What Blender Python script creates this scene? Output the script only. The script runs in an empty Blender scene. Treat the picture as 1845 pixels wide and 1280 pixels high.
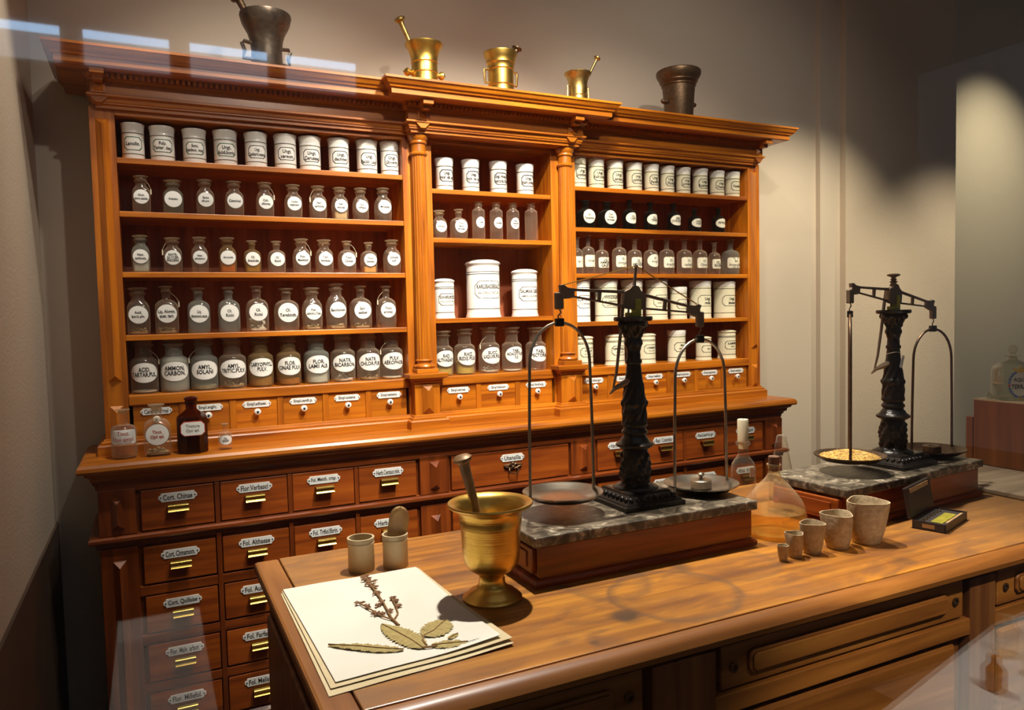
import bpy, bmesh, math, random
from mathutils import Vector, Matrix
random.seed(7)
G = 0.8            # drawing units -> metres
Z0 = 0.27          # height of the drawing's zero above the floor
PI = math.pi
SC = bpy.context.scene
COL = SC.collection
def W(x, y, z): return Vector((x*G, y*G, (z+Z0)*G))

# ------------------------------------------------------------------ camera
def look(yaw, pit, rol):
    y, p, r = (math.radians(a) for a in (yaw, pit, rol))
    F = Vector((math.sin(y)*math.cos(p), math.cos(y)*math.cos(p), math.sin(p)))
    R0 = Vector((math.cos(y), -math.sin(y), 0)); U0 = R0.cross(F)
    R = math.cos(r)*R0 + math.sin(r)*U0; U = -math.sin(r)*R0 + math.cos(r)*U0
    return R, U, F
cam = bpy.data.objects.new('camera', bpy.data.cameras.new('camera')); COL.objects.link(cam)
R_, U_, F_ = look(25.8741, -3.0788, -1.3266)
m = Matrix((R_, U_, -F_)).transposed().to_4x4(); m.translation = W(-1.6517, -3.577, 1.5939)
cam.matrix_world = m
cam.data.sensor_width = 36; cam.data.lens = 36*1344.54/1845; cam.data.clip_start = 0.02
SC.camera = cam
# ------------------------------------------------------------------ world, lights, exposure
SC.view_settings.view_transform = 'Standard'; SC.view_settings.look = 'None'
SC.view_settings.gamma = 1; SC.view_settings.use_curve_mapping = False
SC.view_settings.exposure = -0.05
w = bpy.data.worlds.new('world'); SC.world = w; w.use_nodes = True
w.node_tree.nodes['Background'].inputs[0].default_value = (0.75, 0.72, 0.8, 1)
w.node_tree.nodes['Background'].inputs[1].default_value = 0.10
SC.cycles.transparent_max_bounces = 24
SC.cycles.max_bounces = 10
SC.cycles.caustics_reflective = False; SC.cycles.caustics_refractive = False
SC.cycles.sample_clamp_indirect = 3.0
def spot(name, pos, aim, power, size, blend=0.5, col=(1, .80, .58), rad=0.03):
    l = bpy.data.lights.new(name, 'SPOT'); l.energy = power; l.spot_size = math.radians(size); l.spot_blend = blend
    l.color = col; l.shadow_soft_size = rad
    o = bpy.data.objects.new(name, l); COL.objects.link(o); o.location = W(*pos)
    d = W(*aim)-W(*pos); o.rotation_euler = d.to_track_quat('-Z', 'Y').to_euler()
    return o
N = (1, .90, .76)
spot('spot_shelf_left', (-1.05, -1.18, 3.9), (-1.0, 0, 1.95), 105, 74, .9, N, .05)
spot('spot_shelf_middle', (-.22, -1.75, 3.85), (-.02, 0, 1.75), 430, 62, .8, N, .05)
spot('spot_drawers', (-.35, -2.6, 3.85), (-.35, 0, .95), 210, 44, .9, (1, .88, .70))
spot('spot_drawers_right', (.7, -2.6, 3.85), (1.2, 0, 1.1), 110, 46, .9, (1, .88, .66))
spot('spot_shelf_right', (.35, -1.3, 3.9), (1.1, 0, 1.8), 80, 74, .9, N, .05)
spot('spot_cornice', (-.75, -2.75, 3.85), (-.6, 0, 2.45), 75, 66, 1, N)
spot('spot_cornice_right', (.2, -2.6, 3.8), (1.6, .3, 2.5), 85, 60, 1, N)
spot('spot_counter', (-.45, -1.40, 3.85), (-.55, -1.98, .92), 380, 56, .5, (1, .93, .84))
spot('spot_counter_right', (.35, -1.45, 3.85), (.45, -2.0, .92), 190, 46, .7, N)
spot('spot_left_wall', (-1.25, -.75, 3.9), (-2.07, -.85, 1.5), 70, 62, .5, (1, .92, .76))
spot('spot_far_wall', (5.6, -.25, 4.5), (5.85, 1.0, 1.7), 210, 76, 1, (1, .9, .62))
spot('spot_pier', (4.6, -1.3, 3.3), (3.9, .26, 1.3), 150, 62, .9, (1, .86, .62))
spot('spot_back_wall', (2.3, -1.2, 3.4), (2.5, .35, 1.3), 180, 74, .9, (1, .86, .62))
spot('added_spot_case', (-.2, -4.2, 3.2), (.2, -3.1, .8), 260, 40, .5, (1, .85, .68))  # added lamp, brightens the white case for its reflection in the pane
spot('added_spot_sheet', (-1.2, -4.6, 3.0), (-1.66, -4.0, .8), 330, 30, .5, (1, .85, .7))  # added lamp, lights the sheet so that the pane mirrors it
a = bpy.data.lights.new('added_gallery_fill', 'AREA'); a.energy = 8; a.shape = 'RECTANGLE'; a.size = 3.5; a.size_y = 1.2; a.color = (.80, .86, 1)  # added soft fill lamp under the ceiling, aimed at the cabinet
ao = bpy.data.objects.new('added_gallery_fill', a); COL.objects.link(ao); ao.location = W(-0.3, -3.5, 4.55)
ao.rotation_euler = (W(-.1, -.6, 1.2)-W(-0.3, -3.5, 4.55)).to_track_quat('-Z', 'Y').to_euler()

# ------------------------------------------------------------------ materials
MATS = {}
def newmat(name):
    m = bpy.data.materials.new(name); m.use_nodes = True
    nt = m.node_tree; b = nt.nodes['Principled BSDF']; MATS[name] = m
    return m, nt, b
def lk(nt, a, b): nt.links.new(a, b)
def nd(nt, t, **kw):
    n = nt.nodes.new(t)
    for k, v in kw.items(): setattr(n, k, v)
    return n
def ramp(nt, src, stops):
    r = nd(nt, 'ShaderNodeValToRGB'); e = r.color_ramp.elements
    while len(e) > 1: e.remove(e[-1])
    e[0].position = stops[0][0]; e[0].color = (*stops[0][1], 1)
    for p, c in stops[1:]:
        q = e.new(p); q.color = (*c, 1)
    lk(nt, src, r.inputs[0]); return r
def coords(nt, scale, rnd=True):
    tc = nd(nt, 'ShaderNodeTexCoord'); mp = nd(nt, 'ShaderNodeMapping'); mp.inputs['Scale'].default_value = scale
    lk(nt, tc.outputs['Object'], mp.inputs[0])
    if rnd:
        oi = nd(nt, 'ShaderNodeObjectInfo'); mu = nd(nt, 'ShaderNodeMath', operation='MULTIPLY'); mu.inputs[1].default_value = 13.0
        lk(nt, oi.outputs['Random'], mu.inputs[0]); lk(nt, mu.outputs[0], mp.inputs['Location'])
    return mp
def bump(nt, b, src, strength, dist=0.002):
    bp = nd(nt, 'ShaderNodeBump'); bp.inputs['Strength'].default_value = strength; bp.inputs['Distance'].default_value = dist
    lk(nt, src, bp.inputs['Height']); lk(nt, bp.outputs[0], b.inputs['Normal'])
def wood(name, dark, mid, light, axis, rough=.38, fine=1.0):
    m, nt, b = newmat(name)
    s = [38*fine]*3; s[axis] = 2.2*fine
    mp = coords(nt, s)
    n = nd(nt, 'ShaderNodeTexNoise'); n.inputs['Scale'].default_value = 1.0; n.inputs['Detail'].default_value = 6; n.inputs['Distortion'].default_value = .6
    lk(nt, mp.outputs[0], n.inputs['Vector'])
    r = ramp(nt, n.outputs[0], [(.28, dark), (.5, mid), (.73, light)])
    s2 = [9*fine]*3; s2[axis] = 1.3*fine
    mp2 = coords(nt, s2); n2 = nd(nt, 'ShaderNodeTexNoise'); n2.inputs['Scale'].default_value = 1.0; n2.inputs['Detail'].default_value = 3; n2.inputs['Distortion'].default_value = 1.5
    lk(nt, mp2.outputs[0], n2.inputs['Vector'])
    r2 = ramp(nt, n2.outputs[0], [(.35, (.72, .66, .62)), (.65, (1.12, 1.1, 1.05))])
    mx = nd(nt, 'ShaderNodeMix', data_type='RGBA', blend_type='MULTIPLY'); mx.inputs[0].default_value = .75
    lk(nt, r.outputs[0], mx.inputs[6]); lk(nt, r2.outputs[0], mx.inputs[7])
    oi = nd(nt, 'ShaderNodeObjectInfo'); hs = nd(nt, 'ShaderNodeHueSaturation')
    mr = nd(nt, 'ShaderNodeMapRange'); mr.inputs[3].default_value = .86; mr.inputs[4].default_value = 1.12
    lk(nt, oi.outputs['Random'], mr.inputs[0]); lk(nt, mr.outputs[0], hs.inputs['Value']); lk(nt, mx.outputs[2], hs.inputs['Color'])
    lk(nt, hs.outputs[0], b.inputs['Base Color'])
    b.inputs['Roughness'].default_value = rough
    b.inputs['Coat Weight'].default_value = .18; b.inputs['Coat Roughness'].default_value = .25
    bump(nt, b, n.outputs[0], .12)
    return m
def plain(name, col, rough=.5, metal=0, noise=None, bumpy=0, bscale=120, coat=0, var=None):
    m, nt, b = newmat(name)
    b.inputs['Roughness'].default_value = rough; b.inputs['Metallic'].default_value = metal
    b.inputs['Base Color'].default_value = (*col, 1); b.inputs['Coat Weight'].default_value = coat
    if noise or bumpy:
        mp = coords(nt, (1, 1, 1)); n = nd(nt, 'ShaderNodeTexNoise'); n.inputs['Scale'].default_value = bscale; n.inputs['Detail'].default_value = 5
        lk(nt, mp.outputs[0], n.inputs['Vector'])
        if noise:
            r = ramp(nt, n.outputs[0], [(.3, noise), (.7, col)]); lk(nt, r.outputs[0], b.inputs['Base Color'])
        if bumpy: bump(nt, b, n.outputs[0], bumpy)
    return m
OD, OM, OL = (.24, .055, .003), (.45, .132, .005), (.60, .205, .008)
wood('oak_x', OD, OM, OL, 0); wood('oak_z', OD, OM, OL, 2); wood('oak_y', OD, OM, OL, 1)
wood('oak_back', (.16, .038, .013), (.26, .068, .026), (.36, .105, .040), 2, .6)  # darker copy of the oak, shade inside the shelves is in its colour
wood('drawer_x', (.15, .027, .003), (.29, .060, .005), (.39, .095, .008), 0, .42)
RD, RM, RL = (.10, .020, .004), (.20, .042, .006), (.29, .066, .008)
wood('red_x', RD, RM, RL, 0, .36); wood('red_z', RD, RM, RL, 2, .36); wood('red_y', RD, RM, RL, 1, .36)
wood('mahog_x', (.12, .022, .004), (.28, .060, .008), (.42, .105, .014), 0, .3); wood('mahog_y', (.12, .022, .004), (.28, .060, .008), (.42, .105, .014), 1, .3)
wood('count_x', (.16, .052, .010), (.31, .115, .020), (.43, .18, .034), 0, .42, .8); wood('count_y', (.15, .052, .013), (.29, .11, .024), (.40, .165, .036), 1, .45, .8)
wood('count_z', (.12, .040, .012), (.22, .08, .022), (.32, .13, .034), 2, .5, .8)
wood('grey_board', (.22, .17, .11), (.34, .27, .18), (.42, .34, .24), 0, .7, .9)
wood('box_veneer', (.14, .045, .010), (.25, .085, .018), (.33, .12, .026), 2, .45, .5)
# counter top: worn oak with dark rings, spots and pale scuffs
def counter_mat():
    m = wood('count_top', (.18, .062, .010), (.35, .135, .017), (.54, .235, .026), 0, .42, .9)
    nt = m.node_tree; b = nt.nodes['Principled BSDF']; src = b.inputs['Base Color'].links[0].from_socket
    tc = nd(nt, 'ShaderNodeTexCoord')
    def mix(fac, col, src, blend='MIX'):
        mx = nd(nt, 'ShaderNodeMix', data_type='RGBA', blend_type=blend); lk(nt, fac, mx.inputs[0]); lk(nt, src, mx.inputs[6]); mx.inputs[7].default_value = (*col, 1)
        return mx.outputs[2]
    wn = nd(nt, 'ShaderNodeTexNoise'); wn.inputs['Scale'].default_value = 9; wn.inputs['Detail'].default_value = 4; lk(nt, tc.outputs['Object'], wn.inputs['Vector'])
    wob = nd(nt, 'ShaderNodeMath', operation='MULTIPLY_ADD'); lk(nt, wn.outputs[0], wob.inputs[0]); wob.inputs[1].default_value = .05; wob.inputs[2].default_value = -.025
    def dist(x, y):
        d = nd(nt, 'ShaderNodeVectorMath', operation='DISTANCE'); lk(nt, tc.outputs['Object'], d.inputs[0]); d.inputs[1].default_value = (x*G, y*G, 0)
        s = nd(nt, 'ShaderNodeMath', operation='ADD'); lk(nt, d.outputs['Value'], s.inputs[0]); lk(nt, wob.outputs[0], s.inputs[1]); return s.outputs[0]
    K = (0, 0, 0); F1 = (1, 1, 1)
    for (x, y, r, wd, a) in [(-.55, -2.17, .125, .010, .65), (-.66, -2.02, .09, .014, .5), (-.30, -2.05, .11, .012, .4), (-1.0, -1.95, .10, .008, .3)]:
        rr = ramp(nt, dist(x, y), [(max(r-wd*2, 0), K), (r, (a,)*3), (r+wd, K)]); src = mix(rr.outputs[0], (.13, .07, .035), src)
    for (x, y, r, a) in [(-.73, -2.225, .030, .85), (-.42, -2.03, .03, .5), (-.86, -2.3, .012, .7), (.12, -2.28, .02, .5)]:
        rr = ramp(nt, dist(x, y), [(r*.6, (a,)*3), (r*1.25, K)]); src = mix(rr.outputs[0], (.05, .035, .022), src)
    bn = nd(nt, 'ShaderNodeTexNoise'); bn.inputs['Scale'].default_value = 13; bn.inputs['Detail'].default_value = 10; bn.inputs['Distortion'].default_value = 1.2
    mp = nd(nt, 'ShaderNodeMapping'); mp.inputs['Scale'].default_value = (.6, 1.3, 1); lk(nt, tc.outputs['Object'], mp.inputs[0]); lk(nt, mp.outputs[0], bn.inputs['Vector'])
    rr = ramp(nt, bn.outputs[0], [(.47, K), (.66, (.62,)*3)]); src = mix(rr.outputs[0], (.16, .065, .026), src)
    # greyish bleached wood at the left end and towards the right end
    sx = nd(nt, 'ShaderNodeSeparateXYZ'); lk(nt, tc.outputs['Object'], sx.inputs[0])
    rr = ramp(nt, sx.outputs[0], [(0, K), (1, F1)])
    mrr = nd(nt, 'ShaderNodeMapRange'); lk(nt, sx.outputs[0], mrr.inputs[0]); mrr.inputs[1].default_value = .1; mrr.inputs[2].default_value = .75; mrr.inputs[4].default_value = .55
    src = mix(mrr.outputs[0], (.27, .17, .085), src)
    mrl = nd(nt, 'ShaderNodeMapRange'); lk(nt, sx.outputs[0], mrl.inputs[0]); mrl.inputs[1].default_value = -.8; mrl.inputs[2].default_value = -1.1; mrl.inputs[4].default_value = .5
    src = mix(mrl.outputs[0], (.27, .16, .08), src)
    lk(nt, src, b.inputs['Base Color'])
counter_mat()
plain('porcelain', (.84, .83, .79), .12, coat=.5)
plain('porcelain_cream', (.74, .70, .52), .14, coat=.5)
plain('porcelain_shelf', (.80, .79, .74), .3)
plain('enamel', (.80, .81, .80), .2, coat=.4)
plain('label_white', (.82, .82, .79), .25)
plain('label_cream', (.76, .72, .58), .3)
plain('ink', (.022, .022, .022), .5); plain('ink_red', (.42, .03, .02), .5); plain('ink_grey', (.16, .15, .13), .6)
plain('gold_line', (.10, .08, .05), .35, .2)
plain('brass', (.72, .46, .10), .36, 1, noise=(.50, .31, .075), bumpy=.05, bscale=30)
plain('brass_old', (.60, .44, .16), .40, 1, noise=(.34, .22, .07), bumpy=.12, bscale=40)
plain('brass_bright', (.66, .43, .10), .25, 1)
plain('bronze_dark', (.17, .105, .06), .42, .85, noise=(.10, .06, .035), bumpy=.3, bscale=70)
plain('iron', (.17, .125, .09), .42, .8, noise=(.09, .07, .055), bumpy=.5, bscale=60)
plain('pestle_wood', (.30, .17, .075), .45, .35, noise=(.18, .10, .045), bumpy=.2, bscale=50)
plain('steel', (.42, .34, .25), .3, 1); plain('pan_metal', (.48, .42, .34), .25, .95, noise=(.34, .29, .22), bscale=14)
plain('cast_black', (.022, .017, .013), .27, .35, noise=(.012, .010, .009), bumpy=1.0, bscale=95)
plain('cast_plain', (.024, .019, .015), .22, .4)
plain('beam_metal', (.26, .19, .13), .48, .75)
plain('horn', (.66, .54, .34), .35, noise=(.50, .38, .20), bscale=16); plain('horn_dark', (.60, .38, .16), .3, noise=(.42, .24, .09), bscale=25)
plain('clay', (.56, .43, .26), .85, noise=(.38, .28, .155), bumpy=.6, bscale=120)
plain('paper', (.76, .72, .62), .8, noise=(.70, .65, .54), bscale=6); plain('paper_old', (.66, .55, .34), .85, noise=(.58, .46, .26), bscale=8)
plain('leaf_dry', (.44, .34, .12), .8, noise=(.30, .22, .07), bumpy=.6, bscale=150); plain('stem_dry', (.25, .13, .04), .8); plain('flower_dry', (.20, .085, .05), .85, noise=(.30, .17, .07), bscale=200)
plain('wax', (.80, .72, .48), .45); plain('cork', (.20, .095, .045), .8, noise=(.12, .055, .03), bscale=90)
plain('powder_white', (.72, .70, .64), .9, noise=(.58, .55, .48), bscale=60); plain('powder_tan', (.48, .38, .22), .9, noise=(.34, .25, .13), bscale=80)
plain('powder_orange', (.62, .20, .05), .8); plain('powder_amber', (.55, .30, .08), .8, noise=(.40, .2, .05), bscale=50); plain('liquid_red', (.22, .03, .01), .15)
plain('powder_olive', (.42, .32, .06), .8); plain('seed', (.80, .52, .12), .5, noise=(.35, .17, .03), bscale=140)
plain('string', (.70, .62, .44), .9); plain('black_box', (.022, .014, .012), .4); plain('case_lining', (.03, .022, .02), .8)
plain('floor_dark', (.075, .045, .028), .45, noise=(.05, .03, .02), bscale=8)
plain('dado', (.085, .05, .032), .5, noise=(.06, .035, .024), bscale=5)
plain('ceil', (.6, .57, .52), .9)
plain('case_white', (.8, .8, .78), .5); plain('amber', (.35, .14, .03), .2); plain('wreath_blue', (.10, .16, .32), .5); plain('wreath_yellow', (.65, .42, .05), .5); plain('wreath_red', (.5, .06, .04), .5); plain('wreath_green', (.08, .22, .08), .5)
plain('green_line', (.02, .08, .04), .4); plain('red_wood', (.5, .06, .02), .4)
plain('gilt_yellow', (.62, .52, .06), .35, .3, noise=(.3, .28, .04), bscale=60)
def turned(name, col, col2):
    m = plain(name, col, .33, 1, noise=col2, bscale=18); nt = m.node_tree; b = nt.nodes['Principled BSDF']
    tc = nd(nt, 'ShaderNodeTexCoord'); wv = nd(nt, 'ShaderNodeTexNoise'); mp = nd(nt, 'ShaderNodeMapping'); mp.inputs['Scale'].default_value = (3, 3, 260)
    lk(nt, tc.outputs['Object'], mp.inputs[0]); lk(nt, mp.outputs[0], wv.inputs['Vector']); wv.inputs['Scale'].default_value = 1; bump(nt, b, wv.outputs[0], .25)
turned('brass_turned', (.78, .50, .11), (.56, .33, .07))
def wallmat(name, col, s, st):
    m, nt, b = newmat(name); mp = coords(nt, (1, 1, 1), False)
    n = nd(nt, 'ShaderNodeTexNoise'); n.inputs['Scale'].default_value = s; n.inputs['Detail'].default_value = 4; lk(nt, mp.outputs[0], n.inputs['Vector'])
    n2 = nd(nt, 'ShaderNodeTexNoise'); n2.inputs['Scale'].default_value = 1.1; n2.inputs['Detail'].default_value = 3; lk(nt, mp.outputs[0], n2.inputs['Vector'])
    r = ramp(nt, n2.outputs[0], [(.3, tuple(c*.93 for c in col)), (.7, col)]); lk(nt, r.outputs[0], b.inputs['Base Color'])
    b.inputs['Roughness'].default_value = .92; bump(nt, b, n.outputs[0], st, .004)
wallmat('plaster', (.57, .49, .40), 25, .06); wallmat('roughcast', (.55, .46, .36), 90, .35)
def marble():
    m, nt, b = newmat('marble'); mp = coords(nt, (1, 1, 1))
    n = nd(nt, 'ShaderNodeTexNoise'); n.inputs['Scale'].default_value = 30; n.inputs['Detail'].default_value = 9; n.inputs['Distortion'].default_value = 1.6; lk(nt, mp.outputs[0], n.inputs['Vector'])
    v = nd(nt, 'ShaderNodeTexVoronoi', feature='DISTANCE_TO_EDGE'); v.inputs['Scale'].default_value = 30
    ad = nd(nt, 'ShaderNodeVectorMath', operation='ADD'); lk(nt, mp.outputs[0], ad.inputs[0]); lk(nt, n.outputs[1], ad.inputs[1]); lk(nt, ad.outputs[0], v.inputs['Vector'])
    r = ramp(nt, n.outputs[0], [(.32, (.025, .020, .013)), (.50, (.11, .085, .055)), (.56, (.24, .19, .13)), (.59, (.09, .07, .045)), (.66, (.50, .42, .30))])
    r2 = ramp(nt, v.outputs[0], [(0, (.5, .45, .38)), (.05, (0, 0, 0))])
    mx = nd(nt, 'ShaderNodeMix', data_type='RGBA', blend_type='ADD'); mx.inputs[0].default_value = .22; lk(nt, r.outputs[0], mx.inputs[6]); lk(nt, r2.outputs[0], mx.inputs[7])
    lk(nt, mx.outputs[2], b.inputs['Base Color']); b.inputs['Roughness'].default_value = .3
marble()
def glass(name, tint, haze_glow, haze_glow_col=(.55, .5, .4), ior=1.5, rough=.02):  # diffuse mix: milky and frosted body, plus painted glow of refracted light
    m = bpy.data.materials.new(name); m.use_nodes = True; nt = m.node_tree; MATS[name] = m; nt.nodes.clear()
    out = nd(nt, 'ShaderNodeOutputMaterial'); tr = nd(nt, 'ShaderNodeBsdfTransparent'); tr.inputs[0].default_value = (*tint, 1)
    df = nd(nt, 'ShaderNodeBsdfDiffuse'); df.inputs[0].default_value = (*haze_glow_col, 1)
    tl = nd(nt, 'ShaderNodeBsdfTranslucent'); tl.inputs[0].default_value = (*haze_glow_col, 1)
    m0 = nd(nt, 'ShaderNodeMixShader'); m0.inputs[0].default_value = .5; lk(nt, df.outputs[0], m0.inputs[1]); lk(nt, tl.outputs[0], m0.inputs[2])
    lw = nd(nt, 'ShaderNodeLayerWeight'); lw.inputs[0].default_value = .35
    ma = nd(nt, 'ShaderNodeMath', operation='MULTIPLY_ADD', use_clamp=True); pw = nd(nt, 'ShaderNodeMath', operation='POWER'); pw.inputs[1].default_value = 2.2; lk(nt, lw.outputs['Facing'], pw.inputs[0]); lk(nt, pw.outputs[0], ma.inputs[0]); ma.inputs[1].default_value = .7 if haze_glow else 0; ma.inputs[2].default_value = haze_glow  # rims painted paler, in place of light caught in the glass edge
    m1 = nd(nt, 'ShaderNodeMixShader'); lk(nt, ma.outputs[0], m1.inputs[0]); lk(nt, tr.outputs[0], m1.inputs[1]); lk(nt, m0.outputs[0], m1.inputs[2])
    gl = nd(nt, 'ShaderNodeBsdfGlossy'); gl.inputs['Roughness'].default_value = rough
    fr = nd(nt, 'ShaderNodeFresnel'); ge = nd(nt, 'ShaderNodeNewGeometry')
    io = nd(nt, 'ShaderNodeMapRange'); io.inputs[3].default_value = ior; io.inputs[4].default_value = 1/ior; lk(nt, ge.outputs['Backfacing'], io.inputs[0]); lk(nt, io.outputs[0], fr.inputs[0])
    m2 = nd(nt, 'ShaderNodeMixShader'); lk(nt, fr.outputs[0], m2.inputs[0]); lk(nt, m1.outputs[0], m2.inputs[1]); lk(nt, gl.outputs[0], m2.inputs[2])
    lk(nt, m2.outputs[0], out.inputs[0]); return m
glass('glass_clear', (.97, .93, .86), .08, (1, .84, .64), rough=.12); glass('glass_milky', (.6, .6, .56), .5, (.62, .62, .55)); glass('glass_pale', (.85, .87, .82), .28, (.5, .52, .46))
glass('glass_dark', (.30, .29, .24), .05, (.10, .10, .08)); glass('glass_amber', (.30, .06, .015), .12, (.20, .035, .008)); glass('glass_tan', (.80, .62, .38), .25, (.55, .38, .18))
glass('glass_hero', (.95, .93, .88), .05, (.6, .55, .45)); glass('glass_flask', (.96, .86, .66), .10, (.95, .74, .46)); glass('liquid_amber', (.97, .86, .55), .07, (.92, .74, .36))  # luminous peach look of the flask is painted as haze
glass('glass_green', (.88, .90, .80), .15, (.55, .58, .46)); glass('stopper', (.75, .68, .56), .30, (.80, .66, .48), rough=.2); glass('stopper_dark', (.3, .29, .24), .3, (.08, .08, .07), rough=.15); glass('liquid_brown', (.45, .10, .04), .3, (.22, .04, .015))
glass('pane_glass', (.985, .99, .985), .0)
def emis(name, col, st):
    m, nt, b = newmat(name); b.inputs['Base Color'].default_value = (0, 0, 0, 1); b.inputs['Emission Color'].default_value = (*col, 1); b.inputs['Emission Strength'].default_value = st
emis('sky_bright', (.42, .68, 1), 9.5); emis('sky_blind', (.55, .62, .70), 2.6)

# ------------------------------------------------------------------ mesh helpers
OFF = [0, 0, 0]     # local origin of the thing being built
class MB:
    def __init__(s): s.v = []; s.f = []
    def add(s, vs, fs):
        o = len(s.v); s.v += [tuple(p) for p in vs]; s.f += [tuple(i+o for i in f) for f in fs]; return s
    def box(s, x0, x1, y0, y1, z0, z1):
        return s.add([(x0, y0, z0), (x1, y0, z0), (x1, y1, z0), (x0, y1, z0), (x0, y0, z1), (x1, y0, z1), (x1, y1, z1), (x0, y1, z1)],
                     [(0, 3, 2, 1), (4, 5, 6, 7), (0, 1, 5, 4), (1, 2, 6, 5), (2, 3, 7, 6), (3, 0, 4, 7)])
    def lathe(s, prof, seg=28, c=(0, 0), ang0=0, mod=None):
        vs = []; n = len(prof)
        for k in range(seg):
            a = ang0+2*PI*k/seg
            for r, z in prof:
                q = r*(mod(a, z) if mod else 1); vs.append((c[0]+q*math.cos(a), c[1]+q*math.sin(a), z))
        fs = []
        for k in range(seg):
            j = (k+1) % seg
            for i in range(n-1): fs.append((k*n+i, j*n+i, j*n+i+1, k*n+i+1))
        if prof[0][0] > 1e-6: fs.append(tuple(k*n for k in range(seg))[::-1])
        if prof[-1][0] > 1e-6: fs.append(tuple(k*n+n-1 for k in range(seg)))
        return s.add(vs, fs)
    def loft(s, secs, seg=28):  # (z, rx, ry, n) superellipse sections
        vs = []
        for z, rx, ry, n in secs:
            for k in range(seg):
                a = 2*PI*(k+.5)/seg; ca, sa = math.cos(a), math.sin(a)
                vs.append((rx*math.copysign(abs(ca)**(2/n), ca), ry*math.copysign(abs(sa)**(2/n), sa), z))
        fs = []
        for i in range(len(secs)-1):
            for k in range(seg):
                j = (k+1) % seg; fs.append((i*seg+k, i*seg+j, (i+1)*seg+j, (i+1)*seg+k))
        fs.append(tuple(range(seg))[::-1]); fs.append(tuple((len(secs)-1)*seg+k for k in range(seg)))
        return s.add(vs, fs)
    def tube(s, pts, r, seg=8, closed=False):
        P = [Vector(p) for p in pts]; n = len(P); vs = []; up = None
        rr = r if isinstance(r, (list, tuple)) else [r]*n
        for i in range(n):
            if closed: t = (P[(i+1) % n]-P[i-1])
            else: t = P[min(i+1, n-1)]-P[max(i-1, 0)]
            t.normalize()
            if up is None:
                up = Vector((0, 0, 1)) if abs(t.z) < .9 else Vector((1, 0, 0))
            b = t.cross(up); b.normalize(); up = b.cross(t); up.normalize()
            for k in range(seg):
                a = 2*PI*k/seg; vs.append(P[i]+(b*math.cos(a)+up*math.sin(a))*rr[i])
        fs = []
        for i in range(n if closed else n-1):
            i2 = (i+1) % n
            for k in range(seg):
                j = (k+1) % seg; fs.append((i*seg+k, i*seg+j, i2*seg+j, i2*seg+k))
        if not closed: fs.append(tuple(range(seg))[::-1]); fs.append(tuple((n-1)*seg+k for k in range(seg)))
        return s.add(vs, fs)
    def sweep(s, path, prof, closed=False, capz=None):
        # path: plan polyline, outside on the right-hand side; prof: (out, z)
        P = [Vector((p[0], p[1])) for p in path]; n = len(P); vs = []; m_ = len(prof)
        for i in range(n):
            a = P[i-1] if (i > 0 or closed) else None; c = P[(i+1) % n] if (i < n-1 or closed) else None
            d1 = (P[i]-a).normalized() if a is not None else None; d2 = (c-P[i]).normalized() if c is not None else None
            n1 = Vector((d1.y, -d1.x)) if d1 else None; n2 = Vector((d2.y, -d2.x)) if d2 else None
            if n1 is None: mt = n2
            elif n2 is None: mt = n1
            else: mt = (n1+n2)/max(1+n1.dot(n2), .2)
            for o, z in prof: q = P[i]+mt*o; vs.append((q.x, q.y, z))
        fs = []
        for i in range(n if closed else n-1):
            j = (i+1) % n
            for k in range(m_-1): fs.append((i*m_+k, j*m_+k, j*m_+k+1, i*m_+k+1))
        if closed and capz:
            fs.append(tuple(i*m_ for i in range(n))[::-1]); fs.append(tuple(i*m_+m_-1 for i in range(n)))
        return s.add(vs, fs)
    def prism(s, cx, cz, w, h, y, d, ins=None):   # raised ridge panel on a front facing -Y
        b = .006; x0, x1, z0, z1 = cx-w/2, cx+w/2, cz-h/2, cz+h/2; t = w/2
        return s.add([(x0, y, z0), (x1, y, z0), (x1, y, z1), (x0, y, z1), (cx, y-d, z0+t), (cx, y-d, z1-t)], [(0, 1, 4), (1, 2, 5, 4), (2, 3, 5), (3, 0, 4, 5)])
    def poly(s, pts, z0, z1):   # plan polygon (ccw) extruded
        n = len(pts); vs = [(p[0], p[1], z0) for p in pts]+[(p[0], p[1], z1) for p in pts]
        fs = [tuple(range(n))[::-1], tuple(range(n, 2*n))]+[(i, (i+1) % n, n+(i+1) % n, n+i) for i in range(n)]
        return s.add(vs, fs)
    def plate(s, pts, y0, y1):  # outline (x,z) ccw seen from -Y, front at y0
        n = len(pts); vs = [(p[0], y0, p[1]) for p in pts]+[(p[0], y1, p[1]) for p in pts]
        fs = [tuple(range(n)), tuple(range(n, 2*n))[::-1]]+[(i, n+i, n+(i+1) % n, (i+1) % n) for i in range(n)]
        return s.add(vs, fs)
    def sphere(s, c, r, seg=14, sq=(1, 1, 1)):
        pr = [(max(r*math.sin(PI*i/8), 1e-7 if i in (0, 8) else 0), -r*math.cos(PI*i/8)) for i in range(9)]
        t = MB().lathe(pr, seg); return s.add([(c[0]+v[0]*sq[0], c[1]+v[1]*sq[1], c[2]+v[2]*sq[2]) for v in t.v], t.f)
    def xf(s, fn): s.v = [tuple(fn(*p)) for p in s.v]; return s
    def rot(s, R, c=(0, 0, 0)):
        c = Vector(c); s.v = [tuple(c+R @ (Vector(p)-c)) for p in s.v]; return s
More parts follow.
